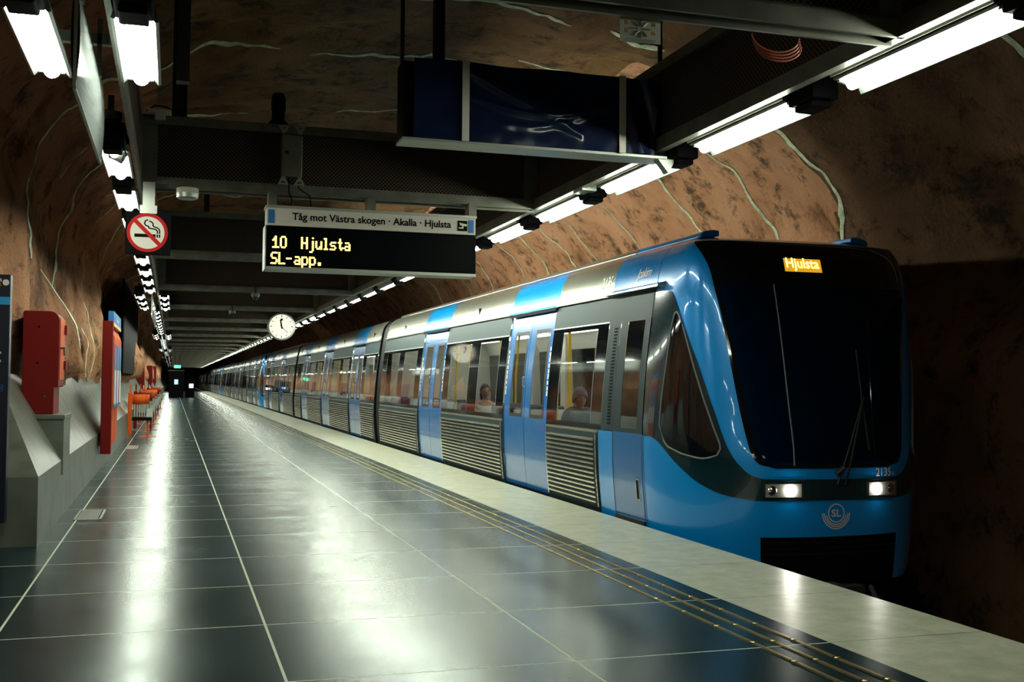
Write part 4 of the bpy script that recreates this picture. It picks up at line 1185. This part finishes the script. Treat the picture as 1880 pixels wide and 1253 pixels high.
    P(mb).build('roof_fairing', [MT['blue'], MT['steel']], train, bevel=.015)
cab(False); cab(True)
for k, lab in enumerate(('second train unit coupled directly behind the nearest train', 'third train unit in the line, blurred blue far down the platform', 'farthest train unit at the vanishing point of the platform')):
    copy_thing(train, (0, 53.1*(k+1), 0), lab)

# ------------------------------------------------------------------ things along the left wall
# navy information pillar
t = thing('information_pillar', 'tall navy information pillar with light blue band at the left edge', 'sign pillar', (-1.75, 10.05, 0))
MB().box(-2.25, -1.325, 10.0, 10.12, .24, 2.33).build('board', MT['navy'], t, bevel=.006)
MB().box(-2.2, -2.1, 10.03, 10.09, 0, .25).box(-1.75, -1.65, 10.03, 10.09, 0, .25).build('foot', MT['darksteel'], t)
MB().box(-2.25, -1.326, 9.996, 10.0, 2.075, 2.14).build('light_blue_band', MT['cyan'], t)
mb = MB(); vf = text2d('nsta', bold=.012, width=.075, height=.030); text_front(mb, vf, -1.468, 9.996, 2.270)
for (z, w_) in ((1.66, .12), (1.59, .14)): mb.quad((-1.40-w_, 9.996, z), (-1.385, 9.996, z), (-1.385, 9.996, z+.018), (-1.40-w_, 9.996, z+.018))
mb.build('white_lettering', MT['white'], t)
mb = MB(); vf = text2d('ACK', bold=.015, width=.07, height=.026); text_front(mb, vf, -1.465, 9.996, 2.232)
mb.build('yellow_lettering', MT['yellow'], t)
MB().lathe((-1.362, 9.998, 2.262), [(.026, 0), (.026, -.004)], axis='y', n=20).build('round_symbol', MT['white'], t)
mb = MB()
for k in range(3):
    for j in range(2):
        x = -1.50 + .05*k; z = 1.345 + .03*j
        mb.box(x, x+.036, 9.996, 10.0, z, z+.004); mb.box(x, x+.036, 9.996, 10.0, z+.018, z+.022); mb.box(x, x+.004, 9.996, 10.0, z, z+.022); mb.box(x+.032, x+.036, 9.996, 10.0, z, z+.022)
mb.build('outline_symbols', MT['signblue'], t)

# concrete plinth and red emergency cabinet
t = thing('plinth', 'square concrete plinth on the sloping ledge under the red cabinet', 'plinth', (-1.35, 12.7, 0))
MB().box(-1.85, -1.085, 12.3, 13.05, .45, 1.06).build('block', MT['concrete'], t)
MB().box(-1.85, -1.075, 12.28, 13.07, 1.03, 1.078).build('cap', MT['concrete'], t, bevel=.006)
t = thing('emergency_cabinet', 'tall red enamel cabinet with rounded top standing on a concrete plinth', 'cabinet', (-1.35, 12.75, 1.078))
y0, y1 = 12.4, 12.98
pr = [(-1.515,1.078),(-1.20,1.078),(-1.20,1.372)]
for k in range(7): a = math.pi/2*k/6; pr.append((-1.16 - .0 + .0*math.cos(a) - .04*(1-k/6) , 1.372 + .0*k))
pr = [(-1.515,1.078),(-1.20,1.078),(-1.20,1.365),(-1.165,1.365),(-1.158,1.375),(-1.158,2.07)]
for k in range(1, 9): a = math.pi/2*k/8; pr.append((-1.158-.10*(1-math.cos(a)), 2.07+.10*math.sin(a)))
pr += [(-1.50, 2.17), (-1.515, 2.155)]
MB().prism(pr, lambda a, b, d: (a, d, b), y0, y1).build('case', MT['red'], t, bevel=.008)
MB().box(-1.157, -1.150, y0+.05, y1-.05, 1.44, 2.10).build('door', MT['orange'], t, bevel=.01)
d = t.children[-1]
mb = MB()
for z in (1.55, 1.94): mb.box(-1.157, -1.125, y0-.0+.46, y0+.56, z, z+.10)
mb.build('hinge', MT['red'], d)
MB().tube([(-1.15,y0+.1,1.78),(-1.12,y0+.1,1.79),(-1.115,y0+.1,1.70)], .012, 8).box(-1.16,-1.10,y0+.05,y0+.07,1.77,1.79).build('handle', MT['chrome'], d)
mb = MB()
for x, z in ((-1.36, 2.0), (-1.365, 1.62)): mb.lathe((x, y0, z), [(.012,0),(.012,-.003)], axis='y', n=10)
mb.build('screw', MT['black'], t)
MB().lathe((-1.29, y0, 1.27), [(.012,0),(.012,-.005)], axis='y', n=10).build('lock', MT['chrome'], t)
MB().box(-1.50, -1.21, y0-.004, y1, 1.074, 1.082).build('base_plate', MT['black'], t)

# red map rack: three fins with framed maps
t = thing('map_rack', 'tall red rack of three framed maps with blue header on the concrete ledge', 'map rack', (-1.0, 19.1, .3))
MB().box(-1.055, -.90, 17.88, 18.02, .30, 2.36).build('end_panel', MT['red'], t, bevel=.01)
for k in range(3):
    y = 18.02 + k*.80
    f = MB()
    pr = [(-1.05,.36+.03*k),(-.93,.36+.03*k),(-.93,.95),(-.885,1.08),(-.885,2.12),(-.95,2.28),(-1.05,2.30)]
    f.prism(pr, lambda a, b, d: (a, d, b), y+.02, y+.76)
    fo = f.build('map_frame', MT['orange'], t, bevel=.008)
    MB().box(-.89, -.878, y+.10, y+.66, 1.02, 2.0).build('map_sheet', MT['signblue'], fo)
    MB().box(-.879, -.876, y+.14, y+.62, 1.06, 1.6).build('map_print', MT['white'], fo)
MB().box(-.98, -.90, 18.0, 20.4, 2.335, 2.52).build('header', MT['signblue'], t)
MB().box(-.982, -.895, 18.0, 20.4, 2.29, 2.34).build('yellow_strip', MT['yellow'], t)
mb = MB(); vf = text2d('Kartor', bold=.01, width=.7, height=.07)
mb.add([(-.897, 18.9+a, 2.39+b) for a, b in vf[0]], vf[1]); mb.build('header_lettering', MT['white'], t)

# paper stands / benches further along
def stand(y, col, label):
    t = thing('newspaper_stand', label, 'newspaper stand', (-.85, y, 0))
    MB().box(-1.07, -.97, y-.05, y+.05, .05, 1.12).box(-1.03, -.99, y+.05, y+.09, 0.9, 1.32).build('post', MT[col], t, bevel=.01)
    mb = MB(); n = 14
    pts = [(-.99, .0)] + [(-.66 + .10*math.sin(math.pi*k/n), .15 - .15*math.cos(math.pi*k/n)) for k in range(n+1)] + [(-.99, .30)]
    for (a, b) in zip(pts[:-1], pts[1:]):
        mb.quad((a[0], y+a[1], .84), (b[0], y+b[1], .84), (b[0], y+b[1], 1.08), (a[0], y+a[1], 1.08))
    o = mb.build('curved_band', MT[col], t, smooth=True)
    s = o.modifiers.new('thick', 'SOLIDIFY'); s.thickness = .02
    mb = MB()
    for k in range(5): mb.box(-.93+.06*k, -.895+.06*k, y+.05, y+.25, .52, .84)
    mb.build('side_slat', MT['alu'], t)
    MB().box(-1.0, -.50, y, y+.32, .42, .50).build('shelf', MT['black'], t)
    b = MB(); x0, x1, ya, yb, z0, z1 = -.64, -.46, y+.0, y+.36, .50, .72
    for q in ((x0,x0+.012,ya,yb),(x1-.012,x1,ya,yb),(x0,x1,ya,ya+.012),(x0,x1,yb-.012,yb)): b.box(*q, z0, z1)
    b.box(x0,x1,ya,yb,z0,z0+.01); b.build('paper_bin', MT['cream'], t)
    MB().box(x0+.02, x1-.02, ya+.02, yb-.02, .51, .66).build('newspapers', MT['paper'], t)
    MB().box(-.62, -.57, y+.12, y+.18, 0, .42).box(-.80,-.40,y-.02,y+.34,0,.012).build('leg', MT[col], t)
stand(29.0, 'orange', 'orange newspaper stand nearest the camera along the left ledge')
stand(33.0, 'red', 'red newspaper stand just behind the nearest orange one')
stand(37.5, 'orange', 'second orange newspaper stand, third along the left ledge')
stand(43.0, 'orange', 'fourth orange newspaper stand along the left ledge')
stand(49.0, 'red', 'far red newspaper stand near the far red cabinets')
stand(58.0, 'orange', 'farthest orange newspaper stand along the left ledge')

def cabinet(y, label, z0=1.2, z1=2.35):
    t = thing('emergency_cabinet', label, 'cabinet', (-1.3, y, z0))
    MB().box(-1.6, -1.25, y, y+.6, z0, z1).box(-1.58,-1.3,y,y+.6,.8,z0).build('case', MT['red'], t, bevel=.03)
    MB().box(-1.25, -1.235, y+.06, y+.54, z0+.08, z1-.08).build('door', MT['orange'], t, bevel=.01)
cabinet(52, 'dark red cabinet on the left wall beyond the black advertising screen')
cabinet(72, 'smaller far red cabinet on the left wall past the dark one')
cabinet(88, 'farthest tiny red cabinet on the left wall near the green exit light', 1.2, 2.5)

t = thing('advertising_screen', 'large black advertising screen leaning out from the left rock wall', 'screen', (-1.32, 33, 1.6))
MB().box(-1.37, -1.30, 31.2, 43.0, 1.62, 4.2).build('case', MT['black'], t, bevel=.03)
MB().box(-1.302, -1.295, 31.5, 42.7, 1.75, 4.05).build('panel', MT['black'], t)

# tunnel end: exit light, dark kiosk
t = thing('exit_sign', 'small glowing green exit sign far down the platform', 'sign', (.35, 80, 2.4))
MB().box(.05, .50, 80, 80.2, 2.3, 2.5).build('lamp_box', MT['green'], t)
MB().box(.1, .14, 80.05, 80.15, 2.5, 3.6).box(.4,.44,80.05,80.15,2.5,3.6).build('hanger', MT['darksteel'], t)
t = thing('platform_kiosk', 'dark box shaped kiosk standing at the far end of the platform', 'kiosk', (.25, 96, 0))
MB().box(-.35, .85, 95, 98, 0, 2.2).build('walls', MT['black'], t, bevel=.05)
MB().box(-.40, .9, 94.9, 98.1, 2.2, 2.3).build('roof', MT['darksteel'], t)
MB().box(.1, .4, 94.98, 95.0, 1.1, 1.5).build('screen', emis('blue_screen', (.35, .6, 1.0), 1.2), t)
t = thing('cabinet', 'low dark cabinet beside the kiosk near the far train', 'cabinet', (1.4, 96.5, 0))
MB().box(1.0, 1.75, 96, 97, 0, 1.5).build('case', MT['black'], t, bevel=.04)
MB().box(1.3, 1.65, 95.98, 96.0, .8, 1.15).build('lit_panel', emis('white_screen', (.9, .95, 1.0), 1.5), t)

# ------------------------------------------------------------------ passengers seated in the train
def skin_mesh(name, verts, edges, radii, root, mat, parent, sub=2):
    me = bpy.data.meshes.new(name); o = origin(parent)
    me.from_pydata([tuple(Vector(v) - o) for v in verts], edges, [])
    ob = bpy.data.objects.new(name, me); COL.objects.link(ob)
    sk = ob.modifiers.new('skin', 'SKIN'); sk.use_smooth_shade = True
    ly = me.skin_vertices[0] if me.skin_vertices else me.attributes and None
    if not me.skin_vertices:
        ob.modifiers.remove(sk); return ob
    for i, r in enumerate(radii): ly.data[i].radius = r if isinstance(r, tuple) else (r, r)
    ly.data[root].use_root = True
    sb = ob.modifiers.new('sub', 'SUBSURF'); sb.levels = sub; sb.render_levels = sub
    dg = bpy.context.evaluated_depsgraph_get(); dg.update()
    m2 = bpy.data.meshes.new_from_object(ob.evaluated_get(dg))
    bpy.data.objects.remove(ob)
    m2.name = name; m2.materials.clear(); m2.materials.append(mat)
    m2.polygons.foreach_set('use_smooth', [True]*len(m2.polygons))
    o2 = bpy.data.objects.new(name, m2); COL.objects.link(o2); o2.parent = parent
    return o2
def person(x, y, face, label, top_mat, lean=0.0, hood=False, head_drop=0.0):
    # seated, face = +1 / -1 along y
    t = thing('person', label, 'person', (x, y, .46))
    F = lambda dx, dy, z: (x+dx, y+face*dy, z+.07)
    hz = 1.17 - head_drop; hy = .05 + lean
    V = [F(0,0,.56), F(0,.02+lean*.3,.75), F(0,.03+lean*.6,.92), F(0,.04+lean*.8,1.02), F(0,hy,1.08-head_drop*.8), F(0,hy+.01,hz),
         F(-.17,.03+lean*.7,.98), F(-.22,.08+lean*.7,.74), F(-.14,.32,.63), F(.17,.03+lean*.7,.98), F(.22,.08+lean*.7,.74), F(.14,.32,.63),
         F(-.09,.02,.53), F(-.11,.42,.54), F(-.11,.44,.10), F(.09,.02,.53), F(.11,.42,.54), F(.11,.44,.10), F(-.12,.40,.62), F(.12,.40,.62)]
    E = [(0,1),(1,2),(2,3),(3,4),(4,5),(3,6),(6,7),(7,8),(3,9),(9,10),(10,11),(0,12),(12,13),(13,14),(0,15),(15,16),(16,17),(8,18),(11,19)]
    R = [.13,.125,.14,.09,.05,.055,.06,.047,.034,.06,.047,.034,.09,.065,.045,.09,.065,.045,.03,.03]
    me_v = skin_mesh('body', V, E, R, 0, MT['skin'], t)
    # head: one shaped surface with brow, nose, chin, added to the body mesh
    hb = MB(); hc = Vector(F(0, hy+.03, hz+.06))
    def hd(u, v):
        th = 2*math.pi*u; ph = math.pi*(v-.5)
        dx, dy, dz = math.cos(ph)*math.sin(th), math.cos(ph)*math.cos(th), math.sin(ph)
        r = Vector((.075*dx, .095*dy, .12*dz))
        if dy > .3:
            nose_ = math.exp(-((dx)/.16)**2 - ((dz+.12)/.22)**2); r.y += .024*nose_
            r.y -= .008*math.exp(-((abs(dx)-.35)/.15)**2 - ((dz-.06)/.12)**2)
            r.y += .008*math.exp(-(dx/.3)**2 - ((dz+.72)/.15)**2) + .005*math.exp(-(dx/.25)**2-((dz+.45)/.07)**2)
        if dz < -.2: r.x *= 1 + .25*(dz+.2)
        for s_ in (-1, 1): r.x += s_*.018*math.exp(-((dy+.1)/.16)**2 - ((dz+.02)/.2)**2) * (1 if s_*dx > .85 else 0)
        return (hc.x + r.x, hc.y + face*(r.y - .02) + (.0), hc.z + r.z)
    hb.grid(hd, 40, 28)
    ho = hb.build('head', MT['skin'], t, smooth=True, angle=180)
    hm = MB()
    for s_ in (-1, 1):
        c = Vector(F(.028*s_, hy+.03+.072, hz+.068)); hm.lathe((c.x, c.y, c.z), [(.002,-.006),(.008,-.003),(.008,.003),(.002,.006)], axis='y', n=10)
    eyes = hm.build('eyes', MT['hair'], t)
    # join the head and eyes into the body so the figure is one mesh
    body = me_v.data; import bmesh
    bm = bmesh.new(); bm.from_mesh(body)
    body.materials.append(MT['hair'])
    for extra, mi in ((ho, 0), (eyes, 1)):
        n0 = len(bm.faces); bm.from_mesh(extra.data); bm.faces.ensure_lookup_table()
        for f_ in bm.faces[n0:]: f_.material_index = mi; f_.smooth = True
    bm.to_mesh(body); bm.free()
    for q in (ho, eyes):
        d_ = q.data; bpy.data.objects.remove(q); bpy.data.meshes.remove(d_)
    # hands: palm and five fingers resting on the thighs
    hn = MB()
    for s_ in (-1, 1):
        p = F(s_*.12, .42, .625)
        hn.tube([p, F(s_*.118, .47, .622)], [.028, .034], 8)
        for k in range(4): hn.tube([F(s_*.12+(k-1.5)*.017, .47, .622), F(s_*.12+(k-1.5)*.019, .50, .624), F(s_*.12+(k-1.5)*.02, .525-.006*abs(k-1.5), .612)], [.009,.008,.006], 6)
        hn.tube([F(s_*.12-s_*.028, .445, .62), F(s_*.12-s_*.048, .47, .622), F(s_*.12-s_*.05, .492, .615)], [.011,.009,.007], 6)
    ho = hn.build('hand', MT['skin'], t, smooth=True)
    # clothes
    V2 = [V[i] for i in (0,1,2,3,6,7,8,9,10,11)]
    E2 = [(0,1),(1,2),(2,3),(3,4),(4,5),(5,6),(3,7),(7,8),(8,9)]
    skin_mesh('sweater', V2, E2, [.145,.145,.16,.10,.075,.062,.045,.075,.062,.045], 0, top_mat, t)
    V3 = [V[i] for i in (0,12,13,14,15,16,17)]
    skin_mesh('trousers', V3, [(0,1),(1,2),(2,3),(0,4),(4,5),(5,6)], [.14,.10,.075,.055,.10,.075,.055], 0, MT['trousers'], t)
    hr = MB()
    def hair(u, v):
        th = 2*math.pi*u; ph = math.pi*(.5 - .62*v)
        dx, dy, dz = math.cos(ph)*math.sin(th), math.cos(ph)*math.cos(th), math.sin(ph)
        k = 1.13 if not hood else 1.30
        front = max(0, dy)
        zz = max(dz, -.1 + .75*front) if not hood else max(dz, -.55 + .9*front)
        return (hc.x + .078*k*dx, hc.y + face*(.098*k*dy - .034), hc.z + .122*k*zz + (.0 if not hood else .0))
    hr.grid(hair, 32, 16)
    hr.build('hood' if hood else 'hair', top_mat if hood else MT['hair'], t, smooth=True, angle=180)
    if not hood:
        mb = MB(); mb.tube([F(0,hy-.06,hz+.10), F(0,hy-.085,hz), F(0,hy-.09,hz-.12)], [.065,.07,.05], 12); mb.build('long_hair', MT['hair'], t, smooth=True)
    return t
person(5.10, 17.95, -1, 'person with dark hair in a cream top seated between the first two blue doors', MT['top'])
person(5.08, 13.45, -1, 'person in a blue grey hooded top slumped behind the front train window', MT['hoodie'], lean=.10, hood=True, head_drop=.05)
